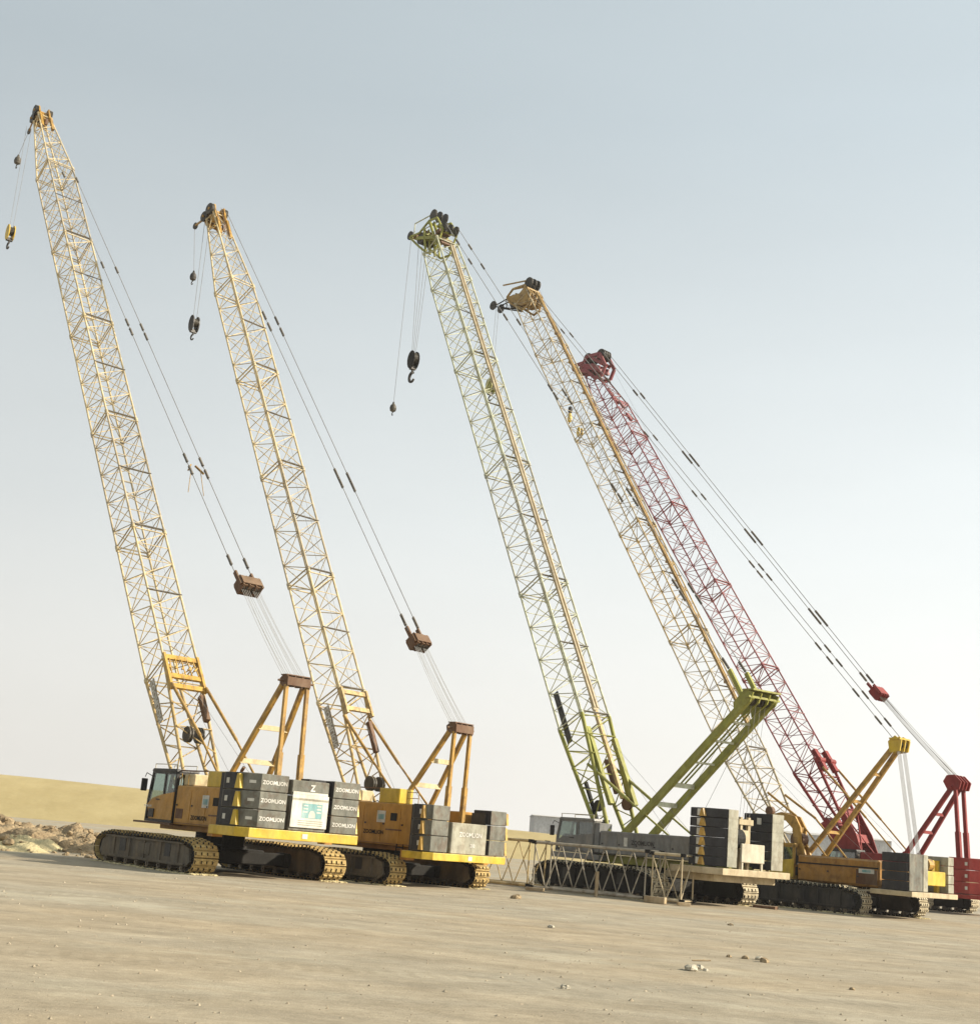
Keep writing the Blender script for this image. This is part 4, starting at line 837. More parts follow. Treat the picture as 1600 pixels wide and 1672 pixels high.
# centre block on crane 1 with hanging poster
k = MB(); k.box(-5.2, -6.12, -1.03, .70, 1.94, 3.26, .03); k.build('counterweight_block', 'slab', R1)
k = MB(); k.box(-5.2, -6.12, -1.03, .70, 3.29, 3.86, .03); cw = k.build('counterweight_block', 'slab', R1)
text(cw, 'Z', (-6.14, -.25, 3.58), (0, -1, 0), (0, 0, 1), .34)
k = MB(); k.box(-5.3, -5.9, -1.0, -.2, 3.861, 3.95); k.build('lifting_plate', 'black', cw)
pz = thing('poster_board', 'white poster with teal print fixed to the rear of the leftmost crane', 'poster', to_world(C1, (-6.165, -.17, 2.05)), C1['rz'])
def PB(y0, y1, z0, z1, x=0.0, t=.02): k = MB(); k.box(x - t, x, y0, y1, z0, z1); return k
PB(-.84, .84, 0, 1.24, 0, .03).build('board', 'white', pz)
PB(-.58, .36, .36, .92, -.031, .006).build('printed_panel', 'teal', pz)
PB(-.84, .84, 1.02, 1.10, -.031, .005).build('header_band', 'slab_pale', pz)
PB(-.78, .82, 1.245, 1.34, 0, .02).build('top_strip', 'white', pz)
k = MB(); k.prism_y([(0, 0), (1, 0)], 0, 0) if False else None
dome = MB(); pts_ = [(-.038, -.17 + .0, .38)] ; n_ = 12
ring = [(-.042, -.11 + .15 * cos(pi * i / n_), .46 + .20 * sin(pi * i / n_)) for i in range(n_ + 1)] + [(-.042, -.26, .38), (-.042, .04, .38)]
dome.quad(ring).build('white_arch', 'white', pz)
for z_ in (.60, .72, .84):
    for y_ in (-.42, .20): PB(y_ - .10, y_ + .10, z_ - .025, z_ + .02, -.038, .004).build('print_line', 'white', pz)
for z_ in (.10, .18, .26): PB(-.66, .5, z_ - .015, z_ + .012, -.031, .004).build('text_line', 'slab_pale', pz)

# ================================================================== CRANE 3 (green)
R3, C3 = crane_root('grey crawler crane with pale green boom and thick lime green mast, third from the left', 9.29, 70.67, 53.6)
undercarriage(R3, .98, 1.5, 3.62, 1.08, 4.45, 'shoe_pale', 'chassis', 1.6, 10)
mb = MB(); mb.box(-6.2, 3.0, -1.3, 1.3, 1.55, 1.95, .03); mb.build('upper_deck', 'green', R3)
mb = MB(); mb.box(-4.9, 1.6, 1.0, 1.68, 1.98, 3.12, .04); mb.box(-4.9, 1.6, .98, 1.70, 2.98, 3.05); hs = mb.build('engine_house', 'grey_body', R3)
panels(hs, -4.8, 1.5, 5, 1.68, 2.0, 2.95, 'grey_body', hs)
k = MB(); k.box(-.5, -.25, 1.70, 1.712, 2.42, 2.85); k.build('number_plate', 'white', hs)
text(hs, 'ZOOMLION', (-1.6, 1.712, 2.62), (-1, 0, 0), (0, 0, 1), .30, 'black')
mb = MB(); mb.box(-4.9, 1.6, -1.68, -1.0, 1.98, 3.05, .04); mb.build('machinery_house', 'grey_body', R3)
cb3 = cab(R3, 2.0, 4.98, .72, 1.75, 2.0, 3.66, 'grey_body', 'grey_body', dark=True, lower_h=.2)
k = MB(); k.box(1.4, 5.15, .66, 1.85, 1.62, 1.90, .02); k.build('cab_platform', 'grey_body', R3)
k = MB(); k.box(1.65, 2.0, .8, 1.7, 2.0, 3.5, .03); k.build('cab_support', 'grey_body', R3)
B3 = boom_frame(1.4, 1.82, 61.07)
boom(R3, B3, 47.4, 2.0, 2.0, [8.0, 17.2, 26.4, 35.6, 43.6], None, 1.8, 1.75, .060, .028, 1.15, 'lat_green', 'green', altmat='lat_greygreen', bar_strip=(8.3, 46.5, .05, .22, 'lat_faded'), foot_chord=1.8)
mb = MB()
def frame_head(mb, ys_, outline, cross, t=.16, hgt=.2):
    for y in ys_:
        for (a_, b_) in zip(outline, outline[1:] + outline[:1]): mb.bar((a_[0], y, a_[1]), (b_[0], y, b_[1]), t, hgt)
    w_ = max(abs(v) for v in ys_)
    for (u, z) in cross: mb.bar((u, -w_ - .05, z), (u, w_ + .05, z), hgt, hgt * .8, (1, 0, 0))
frame_head(mb, (-.62, .62), [(24.0, 42.9), (25.1, 43.0), (26.4, 44.0), (27.7, 45.1), (26.4, 45.0), (25.2, 45.6), (24.2, 45.5), (23.3, 44.3)], ((24.0, 44.0), (25.4, 44.6), (26.4, 44.5), (27.6, 45.1), (23.4, 44.2), (25.2, 45.4)), .10, .14)
for y in (-.62, -.22, .22, .62): mb.bar((24.3, y, 44.0), (26.7, y, 44.7), .1, .22); mb.bar((24.0, y, 43.4), (25.2, y, 45.6), .1, .2); mb.bar((25.3, y, 43.1), (25.8, y, 45.2), .1, .16)
h3 = mb.build('boom_head', 'green', R3)
for (u, z, l, h_) in ((24.2, 44.5, .5, .3), (25.9, 44.9, .4, .3), (27.2, 45.1, .35, .25), (23.7, 43.6, .3, .4)):
    k = MB(); k.box(u - l / 2, u + l / 2, -.55, .5, z - h_ / 2, z + h_ / 2, .03); k.build('rope_guide_box', 'rust_brown', h3)
for u, z, r, n in ((27.8, 45.3, .34, 2), (26.3, 44.6, .45, 6), (24.9, 46.0, .42, 3), (23.3, 44.5, .38, 3)):
    for i in range(n):
        k = MB(); sheave(k, (u, (-.5 + i / (n - 1)) * 1.0, z), (0, 1, 0), r, .1, 18); k.build('sheave', 'sheave', h3)
for s in (-.5, .5):
    k = MB(); k.tube((27.3, s, 45.3), (27.3, s, 46.1), .04, 6); k.tube((27.3, s, 46.1), (25.0, s, 46.1), .045, 6); k.build('rope_guard', 'lat_green', h3)
# live mast
for s in (1, -1):
    mb = MB(); a = Vector((1.3, s * .95, 2.4)); b = Vector((-7.55, s * .82, 9.85)); mb.bar(a, b, .26, .34)
    mb.lathe((a.x, a.y - .25, a.z), (0, 1, 0), [(0, .05), (0, .32), (.5, .32), (.5, .05)], 14)
    mb.build('mast_leg', 'green', R3)
A3 = Vector((1.3, 0, 2.4)); E3 = Vector((-7.55, 0, 9.85))
for t in (.30, .43, .58, .72, .84):
    p = A3.lerp(E3, t); mb = MB(); mb.bar((p.x, -.75, p.z), (p.x, .75, p.z), .24 if t < .5 else .1, .12, (0, 0, 1)); mb.build('mast_cross_beam', 'lat_green', R3)
mb = MB(); p = A3.lerp(E3, .94)
for yy in (-.9, -.3, .3, .9): mb.prism_y([(p.x + .4, p.z - .45), (p.x - .55, p.z + .15), (p.x - .75, p.z + .6), (p.x - .2, p.z + .78), (p.x + .5, p.z + .15)], yy - .04, yy + .04)
mb.box(p.x - .8, p.x - .1, -.98, .98, p.z + .70, p.z + .78); mb.box(p.x - .65, p.x - .3, -1.1, 1.1, p.z + .35, p.z + .45)
mh = mb.build('mast_head', 'green', R3)
for i in range(8):
    k = MB(); yy = -.78 + 1.56 * i / 7; yy += .04 if abs(abs(yy) - .3) < .06 else 0; sheave(k, (p.x - .2, yy, p.z + .3), (0, 1, 0), .27, .08, 16); k.build('sheave', 'sheave', mh)
for s in (-.12, .16):
    a = A3.lerp(E3, .42); b = A3.lerp(E3, .95); k = MB(); k.tube((a.x, s, a.z + .1), (b.x, s, b.z + .1), .045, 6); k.build('mast_guide_tube', 'green', R3)
for s in (-.6, .6):    # thick strut links above the mast head, then pendants
    k = MB(); k.bar((p.x + .3, s, p.z + .6), (-5.9, s, 11.2), .14, .22); k.build('mast_link', 'green', R3)
    pendant(R3, (-5.9, 11.2), (23.1, 44.7), (s, s * .9), [.01, .12, .14, .30, .32, .52, .54, .72, .88, .94], .021, .065, .7)
for i in range(4):
    s = -.5 + 1.0 * i / 3; rope(R3, 'luffing_rope', (p.x - .25, s, p.z + .1), (-6.5, s * .6, 3.0), .009)
for s in (-.5, .5): rope(R3, 'luffing_rope', (p.x + 1.0, s, p.z - 1.0), (-2.2, s * 2.0, 3.1), .010)
for s in (-1, 1):
    k = MB(); k.tube((3.7, s * .95, 6.55), (.4, s * .95, 4.75), .085, 8); k.tube((.4, s * .95, 4.75), (-2.6, s * .95, 3.12), .055, 8); k.build('boom_backstop', 'green', R3)
rope(R3, 'hoist_rope', (23.3, .2, 44.9), tuple(B3(6.5, .18, 1.18)), .008); rope(R3, 'hoist_rope', tuple(B3(6.5, .18, 1.18)), (-2.0, .2, 3.1), .008); rope(R3, 'hoist_rope', (23.3, -.3, 44.9), tuple(B3(6.5, -.22, 1.18)), .008); rope(R3, 'hoist_rope', tuple(B3(6.5, -.22, 1.18)), (-3.3, -.2, 3.1), .008)
boom_extras(R3, B3, 2.0, 2.0, 7.0, 10.2, 1, 'black', y=.93, off=-.55, wid=.42)
for (l0, l1, yy, tt, ww, mt_) in ((3.0, 9.2, -.2, .9, .2, 'lat_yellow'), (2.6, 6.6, -.9, .95, .26, 'green'), (2.6, 7.2, .75, .85, .24, 'green'), (3.6, 5.6, -.45, .35, .2, 'rust_brown'), (2.2, 4.6, .7, -.5, .16, 'chassis')):
    k = MB(); k.bar(B3(l0, yy, tt), B3(l1, yy, tt), ww, ww); k.build('stowed_strut', mt_, R3)
for l in (7.2, 6.5): k = MB(); k.bar(B3(l, -.9, 1.02), B3(l, .9, 1.02), .12, .16); k.build('boom_cross_beam', 'green', R3)
k = MB(); sheave(k, B3(3.0, .7, -.1), (0, 1, 0), .3, .16, 16); k.build('guide_sheave', 'sheave', R3)
k = MB(); sheave(k, B3(2.9, -.75, .6), (0, 1, 0), .36, .2, 16); k.build('guide_sheave', 'rust_brown', R3)
hoist_winches(R3, [.4, -1.4, -3.2], 2.6, .38, 1.5, 'rope')
# counterweights of crane 3
zs3 = [1.85 + i * .438 for i in range(7)]
stack(R3, 1, -5.6, -7.35, 1.25, 2.55, -6.55, 1.9, zs3, 'slab_dark', lug=('hazard', -6.45, .34), plate=(-6.18, .26, .30))
stack(R3, -1, -5.6, -7.35, 1.15, 2.55, -6.55, 1.95, zs3, 'slab_dark', lug=('hazard', -6.45, .34))
for sy, a, b in ((1, 1.24, 1.88), (-1, 1.14, 1.93)):                       # added pale sheets: sunlight on the rear faces put into the colour
    k = MB(); k.box(-7.37, -7.395, sy * a, sy * b, 1.87, 4.46)
    for z_ in zs3[1:-1]: k.box(-7.395, -7.405, sy * a, sy * b, z_ + .02, z_ + .41)
    k.build('lit_rear_sheet', 'slab_pale', R3)
k = MB(); k.box(-6.7, -6.73, -1.1, -.82, 3.95, 4.25); k.build('number_plate', 'white', R3)
mb = MB(); mb.prism_z([(-4.6, -2.5), (-7.55, -2.3), (-7.55, 2.3), (-6.7, 2.75), (-4.6, 2.75)], 1.50, 1.80, .02); mb.prism_z([(-4.0, -2.2), (-6.9, -2.0), (-6.9, 2.2), (-4.0, 2.4)], 1.18, 1.49, .02); mb.build('counterweight_tray', 'beige_steel', R3)
k = MB(); k.box(-7.2, -7.32, -.75, .85, 2.12, 2.98, .03)
for s in (-.62, .72): k.box(-7.2, -7.28, s - .05, s + .05, 1.80, 2.12)
k.build('rear_cover_panel', 'offwhite', R3)
mb = MB(); mb.box(-6.9, -6.75, -.16, .0, 1.8, 4.2); mb.box(-6.9, -6.75, .38, .52, 1.8, 4.2); mb.box(-6.95, -6.7, -.3, .68, 3.85, 4.1); mb.prism_y([(-6.6, 2.9), (-7.0, 2.9), (-6.9, 3.6), (-6.7, 3.6)], -.05, .45); mb.build('winch_bracket', 'beige_steel', R3)
k = MB(); k.lathe((-6.75, .45, 3.2), (0, 1, 0), [(0, .1), (0, .45), (.5, .45), (.5, .1)], 18); k.build('winch_drum', 'chassis', R3)
k = MB(); k.lathe((-6.6, -.35, 3.9), (0, 1, 0), [(0, .1), (0, .25), (.3, .25), (.3, .1)], 14); k.build('winch_motor', 'sheave', R3)
H3 = hook_block('hook_block', 'large dark oval hook block with open hook below the green boom tip', to_world(C3, (26.45, 0, 35.9)), C3, .95, 1.35, C3['rz'], M['chassis'], .42, 'hooks hanging from the boom tips')
for y_ in (-.16, -.05, .06, .17): rope(R3, 'hook_rope', (26.45, y_ + .02, 35.8), (26.5, y_ * 3, 44.2), .015)
H3b = hook_block('ball_hook', 'small dark ball hook hanging lowest beside the green boom', to_world(C3, (28.55, 0, 32.5)), C3, .5, .75, C3['rz'], M['sheave'], .12, 'hooks hanging from the boom tips', ball=True)
rope(R3, 'hook_rope', (28.55, 0, 32.5), (28.45, 0, 45.6), .015)

# ================================================================== CRANE 4 (golden)
R4, C4 = crane_root('brown orange crawler crane with narrow golden mast, fourth from the left', 19.7, 74.2, 49.0)
undercarriage(R4, .9, 1.42, 3.1, .85, 4.0, 'shoe_pale', 'black', 1.4, 9)
mb = MB(); mb.box(-5.2, 2.6, -1.25, 1.25, 1.38, 1.72, .03); mb.build('upper_deck', 'chassis', R4)
mb = MB(); mb.box(-4.0, .95, 1.0, 1.62, 1.42, 2.78, .10); hs = mb.build('engine_house', 'orange_brown', R4)
mb = MB(); mb.box(-4.0, .95, 1.60, 1.66, 2.33, 2.40); mb.build('house_trim', 'chassis', hs)
panels(hs, -2.6, .9, 2, 1.62, 1.75, 2.30, 'orange_brown', hs)
panels(hs, -3.95, -2.65, 1, 1.62, 1.5, 2.30, 'rust_brown', hs)
k = MB(); k.box(-3.75, -2.85, 1.64, 1.655, 2.08, 2.30); bn = k.build('banner_strip', 'white', hs)
k = MB(); k.box(-3.55, -3.05, 1.655, 1.66, 2.13, 2.25); k.build('banner_print', 'teal', bn)
mb = MB(); mb.box(-4.0, .95, -1.62, -1.0, 1.42, 2.75, .08); mb.build('machinery_house', 'orange_brown', R4)
mb = MB(); mb.box(-4.3, -1.9, 1.2, 1.9, 1.22, 1.30); mb.build('side_step', 'beige_steel', R4)
cb4 = cab(R4, 1.05, 2.9, .8, 1.75, 1.55, 3.3, 'gold', 'yellow', dark=True, rail=False)
# winch guard / boom foot bracket
mb = MB()
for s in (.9, 1.35):
    mb.prism_y([(3.0, 4.55), (3.1, 4.75), (2.2, 4.95), (1.3, 4.75), (.95, 4.2), (.85, 3.4), (.55, 2.7), (1.1, 2.7), (1.35, 3.4), (1.45, 4.1), (1.9, 4.5), (2.5, 4.55)], s - .06, s + .06)
mb.box(1.0, 1.5, .9, 1.35, 3.9, 4.2); mb.box(.9, 1.3, .9, 1.35, 3.2, 3.4); mb.build('boom_stop_bracket', 'gold', R4)
k = MB(); k.lathe((1.2, .85, 3.55), (0, 1, 0), [(0, .1), (0, .42), (.5, .42), (.5, .1)], 16); k.build('winch_drum', 'rust_brown', R4)
k = MB(); k.lathe((3.3, .8, 5.0), (0, 1, 0), [(0, .05), (0, .25), (.25, .25), (.25, .05)], 14); k.build('guide_sheave', 'rust_brown', R4)
B4 = boom_frame(1.7, 1.68, 57.1)
boom(R4, B4, 48.0, 1.72, 1.72, [7.5, 16.2, 24.9, 33.6, 42.3], None, 1.35, 1.45, .048, .022, 1.12, 'lat_faded', 'lat_faded', altmat='lat_yellow', bar_strip=(9.0, 47.6, .02, .16, 'dull_gold'))
mb = MB()
frame_head(mb, (-.62, .62), [(27.0, 41.1), (27.6, 40.9), (29.1, 41.9), (29.4, 42.4), (28.8, 42.9), (27.5, 42.9), (26.8, 42.1)], ((27.4, 41.9), (28.4, 42.4), (29.2, 42.3), (27.2, 42.6)), .10, .14)
for y in (-.62, -.2, .2, .62): mb.prism_y([(27.1, 41.3), (27.9, 41.35), (29.1, 42.0), (29.2, 42.4), (28.0, 42.35), (27.4, 42.8), (26.9, 42.2)], y - .04, y + .04)
for s in (-.5, .5): mb.tube((27.6, s, 43.3), (30.1, s, 43.6), .06, 6)
h4 = mb.build('boom_head', 'dull_gold', R4)
k = MB()
for s in (-.3, .3): k.tube((29.0, s, 42.6), (31.1, s * .5, 42.35), .05, 6); k.tube((28.5, s, 41.3), (31.1, s * .5, 42.2), .05, 6); k.tube((29.9, s * .8, 42.5), (29.8, s * .8, 41.8), .04, 6)
k.build('auxiliary_jib', 'chassis', h4)
for u, z, r, n in ((31.2, 42.25, .36, 2), (27.3, 43.1, .44, 3), (28.8, 41.9, .45, 5)):
    for i in range(n): k = MB(); sheave(k, (u, (-.5 + i / (n - 1)) * .8, z), (0, 1, 0), r, .1, 18); k.build('sheave', 'sheave', h4)
for s in (1, -1):
    mb = MB(); mb.bar((.9, s * .8, 2.75), (-4.05, s * .28, 8.75), .17, .24); mb.build('mast_leg', 'gold', R4)
for t in (.22, .5, .74):
    x_ = .9 - 4.95 * t; z_ = 2.75 + 6.0 * t; y_ = .8 - .52 * t; mb = MB(); mb.bar((x_, -y_, z_), (x_, y_, z_), .16, .12, (0, 0, 1)); mb.build('mast_cross_beam', 'gold', R4)
mb = MB()
for yy in (-.4, 0, .4): mb.prism_y([(-3.8, 8.3), (-4.4, 8.4), (-4.5, 8.95), (-4.1, 9.2), (-3.7, 8.9)], yy - .04, yy + .04)
mb.box(-4.45, -3.8, -.5, .5, 9.0, 9.08); mh = mb.build('mast_head', 'yellow', R4)
for i in range(6): k = MB(); sheave(k, (-4.1, -.33 + .66 * i / 5, 8.75), (0, 1, 0), .28, .07, 14); k.build('sheave', 'sheave', mh)
for s in (-1, 1):
    for i in range(5): rope(R4, 'luffing_rope', (-4.2, s * (.1 + .08 * i), 8.7), (-5.1, s * (.14 + .08 * i), 3.1), .013)
for s in (-.45, .45): pendant(R4, (-4.05, 9.0), (26.9, 42.2), (s, s), [.03, .075, .13, .155, .29, .31, .46, .60, .75, .88], .020, .055, .6)
for s in (-1, 1):
    k = MB(); k.tube((3.6, s * .8, 6.0), (1.6, s * .9, 4.8), .07, 8); k.tube((1.6, s * .9, 4.8), (-.4, s * .95, 2.78), .05, 8); k.build('boom_backstop', 'gold', R4)
rope(R4, 'hoist_rope', (27.0, .2, 42.9), tuple(B4(6.5, .18, 1.04)), .008); rope(R4, 'hoist_rope', tuple(B4(6.5, .18, 1.04)), (-1.4, .2, 2.7), .008); rope(R4, 'hoist_rope', (27.0, -.3, 42.9), tuple(B4(6.5, -.22, 1.04)), .008); rope(R4, 'hoist_rope', tuple(B4(6.5, -.22, 1.04)), (-2.6, -.2, 2.7), .008)
hoist_winches(R4, [.2, -1.3, -2.6], 2.3, .34, 1.3, 'rope')
zs4 = [1.42, 1.87, 2.32, 2.77, 3.22]
stack(R4, 1, -4.9, -6.35, 1.08, 2.78, -6.25, 2.74, zs4, 'slab_dark')
k = MB(); k.box(-6.37, -6.40, 1.09, 2.72, 1.44, 3.2); k.build('lit_rear_sheet', 'slab', R4)  # lighter sheet added: the rear face's sunlight is in its colour
k = MB(); k.box(-6.40, -6.43, 1.09, 1.50, 1.44, 3.2); k.build('counterweight_trim', 'slab_pale', R4)
stack(R4, -1, -4.9, -6.35, .98, 1.75, -6.1, 1.5, zs4, 'slab_pale')
mb = MB(); mb.prism_z([(-4.3, -2.3), (-6.55, -1.55), (-6.55, 2.75), (-6.2, 2.85), (-4.3, 2.85)], 1.16, 1.40, .02); mb.build('counterweight_tray', 'beige_steel', R4)
mb = MB(); mb.box(-6.1, -6.3, -.80, .90, 1.75, 2.45, .03); mb.box(-5.7, -5.9, -.92, -.7, 1.42, 3.0); mb.box(-5.6, -6.0, -.3, .3, 2.45, 3.0, .04); wf = mb.build('winch_frame', 'yellow', R4)
k = MB(); k.lathe((-5.9, .05, 2.75), (0, 1, 0), [(0, .1), (0, .3), (.45, .3), (.45, .1)], 16); k.build('winch_drum', 'gold', wf)
H4 = hook_block('hook_block', 'green and black hook block hanging behind the green boom', to_world(C4, (31.15, 0, 36.3)), C4, .75, 1.25, C4['rz'], M['green'], .2, 'hooks hanging from the boom tips')
for y_ in (-.13, .13): rope(R4, 'hook_rope', (31.15, y_, 36.2), (31.15, y_, 42.2), .013)

# ================================================================== CRANE 5 (red)
R5, C5 = crane_root('red crawler crane with red boom and gantry at the right edge', 28.61, 92.8, 46.0)
undercarriage(R5, 1.0, 1.5, 3.7, 1.1, 4.5, 'shoe_pale', 'chassis', 1.6, 9)
mb = MB(); mb.box(-6.4, 3.0, -1.3, 1.3, 1.6, 2.0, .03); mb.build('upper_deck', 'red', R5)
mb = MB(); mb.box(-4.6, 1.2, 1.0, 1.7, 1.75, 3.4, .05); hs = mb.build('engine_house', 'red', R5); panels(hs, -4.5, 1.1, 4, 1.7, 1.85, 3.3, 'red', hs)
mb = MB(); mb.box(-4.6, 1.2, -1.7, -1.0, 1.75, 3.3, .05); mb.build('machinery_house', 'red', R5)
cab(R5, 1.4, 3.7, .75, 1.8, 1.7, 3.5, 'black', 'red', dark=True, rail=False)
B5 = boom_frame(1.2, 1.9, 55.7)
boom(R5, B5, 50.0, 2.0, 2.0, [8.6, 16.8, 25.0, 33.2, 41.4, 45.6], None, 1.1, 1.0, .060, .028, 1.2, 'lat_red', 'red', altmat='lat_pink', foot_chord=1.9, rollermat='lat_red')
for s in (-1, 1):                                                   # solid plated foot
    mb = MB(); y = s * 1.02
    pl = [B5(-.3, y, -.3), B5(2.6, y, -.95), B5(4.6, y, -1.0), B5(4.6, y, -.35), B5(3.0, y, .1), B5(4.4, y, .75), B5(4.6, y, 1.0), B5(2.6, y, .95), B5(-.3, y, .3)]
    q = [p_ + Vector((0, .08 * s, 0)) for p_ in pl]; n = len(pl); mb.add(pl + q, [tuple(range(n)), tuple(range(2 * n - 1, n - 1, -1))] + [(i, (i + 1) % n, (i + 1) % n + n, i + n) for i in range(n)])
    mb.build('foot_side_plate', 'red', R5)
mb = MB()
for (la, lb) in ((0.6, 1.3), (2.2, 2.8), (4.2, 4.8)): mb.bar(B5(la, 0, -.5), B5(lb, 0, -.55), 1.9, .08); mb.bar(B5(la, 0, .55), B5(lb, 0, .65), 1.9, .08)
mb.tube(B5(1.2, -.95, .5), B5(4.3, .95, .8), .06, 6); mb.tube(B5(1.2, .95, .5), B5(4.3, -.95, .8), .06, 6); mb.build('foot_web_plate', 'red', R5)
for (la, ya, ta) in ((8.4, .7, 1.1), (8.4, -.7, 1.1)):
    k = MB(); k.bar(B5(la - .8, ya, ta), B5(la + .9, ya, ta), .4, .35); k.tube(B5(la, ya - .35, ta + .1), B5(la, ya + .35, ta + .1), .2, 10); k.build('backstop_bracket', 'red', R5)
for l in (1.2, 2.4, 3.6):
    k = MB(); k.bar(B5(l, -1.05, 1.05), B5(l, 1.05, 1.05), .09, .09); k.build('foot_rail', 'pink_red', R5)
mb = MB()
frame_head(mb, (-.6, .6), [(27.9, 42.6), (28.7, 42.6), (29.6, 43.4), (31.2, 43.8), (31.3, 44.2), (30.1, 44.3), (29.8, 44.8), (28.3, 44.8), (27.5, 43.5)], ((28.2, 43.2), (29.1, 43.9), (30.4, 44.0), (28.4, 44.5)), .16, .3)
for y in (-.6, -.2, .2, .6): mb.bar((28.2, y, 43.4), (30.2, y, 44.0), .12, .5); mb.bar((28.0, y, 43.8), (29.2, y, 44.6), .12, .3)
h5 = mb.build('boom_head', 'lat_red', R5)
for u, z, r, n in ((31.3, 44.1, .36, 2), (29.8, 44.7, .5, 4), (28.3, 44.8, .5, 4), (29.4, 43.6, .5, 4)):
    for i in range(n): k = MB(); sheave(k, (u, (-.5 + i / (n - 1)) * .8, z), (0, 1, 0), r, .12, 18); k.build('sheave', 'sheave', h5)
for (l, t) in ((47.5, .5), (46.4, .6), (45.6, .9), (44.0, .9)):
    k = MB(); k.bar(B5(l, -.8, t), B5(l, .8, t), .22, .18); k.bar(B5(l, .1, t + .1), B5(l - .9, .1, t + .15), .3, .2); k.build('guide_bracket', 'lat_red', R5)
gantry_a(R5, (-4.85, 7.85, .55), (-1.7, 3.45, .95), (-5.25, 3.3, .55), 'red', 'red', .13, (.35, .62))
mb = MB()
for yy in (-.68, -.23, .23, .68): mb.prism_y([(-5.3, 7.8), (-4.5, 7.75), (-4.2, 8.3), (-4.45, 8.7), (-5.0, 8.75), (-5.45, 8.3)], yy - .05, yy + .05)
mb.build('gantry_side_plate', 'red', R5)
bridle(R5, (.9, 14.2), 1.0, .75, 'red', (1, 1.05))
reeving(R5, (-4.7, 8.6), (.65, 14.0), (.16, .66), (.12, .5), 4, .014, 'link_steel')
for s in (-.5, .5): pendant(R5, (1.35, 14.75), (28.0, 44.9), (s * .9, s), [.02, .16, .18, .38, .40, .62, .64, .85], .026, .08, .8)
for s in (-1, 1):
    k = MB(); k.tube((4.6, s * 1.0, 9.0), (1.2, s * 1.0, 5.7), .085, 8); k.tube((1.2, s * 1.0, 5.7), (-1.1, s * 1.0, 3.4), .055, 8); k.build('boom_backstop', 'gold', R5)
rope(R5, 'hoist_rope', (28.0, .2, 44.8), tuple(B5(6.5, .18, 1.18)), .008); rope(R5, 'hoist_rope', tuple(B5(6.5, .18, 1.18)), (-1.6, .2, 3.3), .008)
zs5 = [1.3, 2.03, 2.76, 3.50]
for sy in (1, -1): stack(R5, sy, -5.55, -7.5, .9, 2.62, -6.9, 2.0, zs5, 'slab_red', lug=None, plate=(-6.7, .16, .2))
mb = MB(); mb.prism_z([(-5.0, -2.5), (-7.6, -2.2), (-7.6, 2.2), (-7.0, 2.7), (-5.0, 2.7)], 1.02, 1.28, .02); mb.build('counterweight_tray', 'slab_red', R5)
k = MB(); k.box(-6.6, -7.3, -.85, .8, 1.3, 2.6, .03); k.build('counterweight_block', 'pink_red', R5)
hb = hook_block('ball_hook', 'small yellow and black hook hanging left of the red boom tip', to_world(C5, (31.9, 0, 40.2)), C5, .42, 1.1, C5['rz'], M['yellow'], .14, 'hooks hanging from the boom tips', ball=True)
k = MB(); k.lathe((0, 0, -.2), (0, 0, 1), [(0, .14), (.1, .2), (.5, .2), (.62, .08)], 12); k.build('rope_socket', 'black', hb)
rope(R5, 'hook_rope', (31.9, 0, 40.2), (31.75, 0, 44.0), .013)
hb = hook_block('hook_block', 'lower yellow and black hook block beside the golden bars', to_world(C5, (30.55, 0, 38.4)), C5, .4, .9, C5['rz'], M['yellow'], .22, 'hooks hanging from the boom tips')
for y_ in (-.1, .1): rope(R5, 'hook_rope', (30.55, y_, 38.3), (30.3, y_ * 2, 44.0), .013)

# ================================================================== lattice sections lying in front of the green crane
def ground_section(label, a, b, width, height, mat, bay, diag_extra=False):
    a = Vector(a); b = Vector(b); d = (b - a); L = d.length; rz = atan2(d.y, d.x)
    t = thing('lattice_section', label, 'boom section', (a.x, a.y, 0), rz, 'boom sections lying on the ground')
    z0 = .16; rc, rl = .07, .030
    ch = MB()
    for y in (0, width):
        for z in (z0, height):
            ch.tube((0, y, z), (L, y, z), rc, 8)
    ch.build('chords', mat, t)
    la = MB(); nb_ = int(round(L / bay))
    for i in range(nb_):
        xa, xb = L * i / nb_, L * (i + 1) / nb_; xm = (xa + xb) / 2
        for y in (0, width): la.tube((xa, y, height), (xm, y, z0), rl, 6); la.tube((xm, y, z0), (xb, y, height), rl, 6)
        for z in (z0, height): la.tube((xa, 0, z), (xb, width, z), rl, 6)
    for x in (.06, L - .06):
        for y in (0, width): la.tube((x, y, z0), (x, y, height), rl * 1.3, 6)
        for z in (z0, height): la.tube((x, 0, z), (x, width, z), rl * 1.3, 6)
        if diag_extra: la.tube((x, 0, z0), (x, width, height), rl, 6)
    la.build('lacing', mat, t)
    for x in (0, L):
        for y in (0, width):
            for z in (z0, height): k = MB(); k.bar((x - .12, y, z), (x + .12, y, z), .16, .16); k.build('pin_lug', 'chassis', t)
    return t
ground_section('rusty brown lattice boom section lying on the sand behind the second crane', (-.9, 70.2), (3.35, 67.9), 1.9, 2.28, M['lat_yellow'], 1.5)
ground_section('grey lattice boom section lying in front of the green crane cab', (3.45, 66.6), (8.55, 63.9), 1.9, 2.24, M['grey_tube'], 1.45)
ground_section('short pale lattice frame at the right end of the ground sections', (8.75, 63.9), (10.1, 63.2), 1.7, 2.18, M['beige_steel'], 1.3, True)

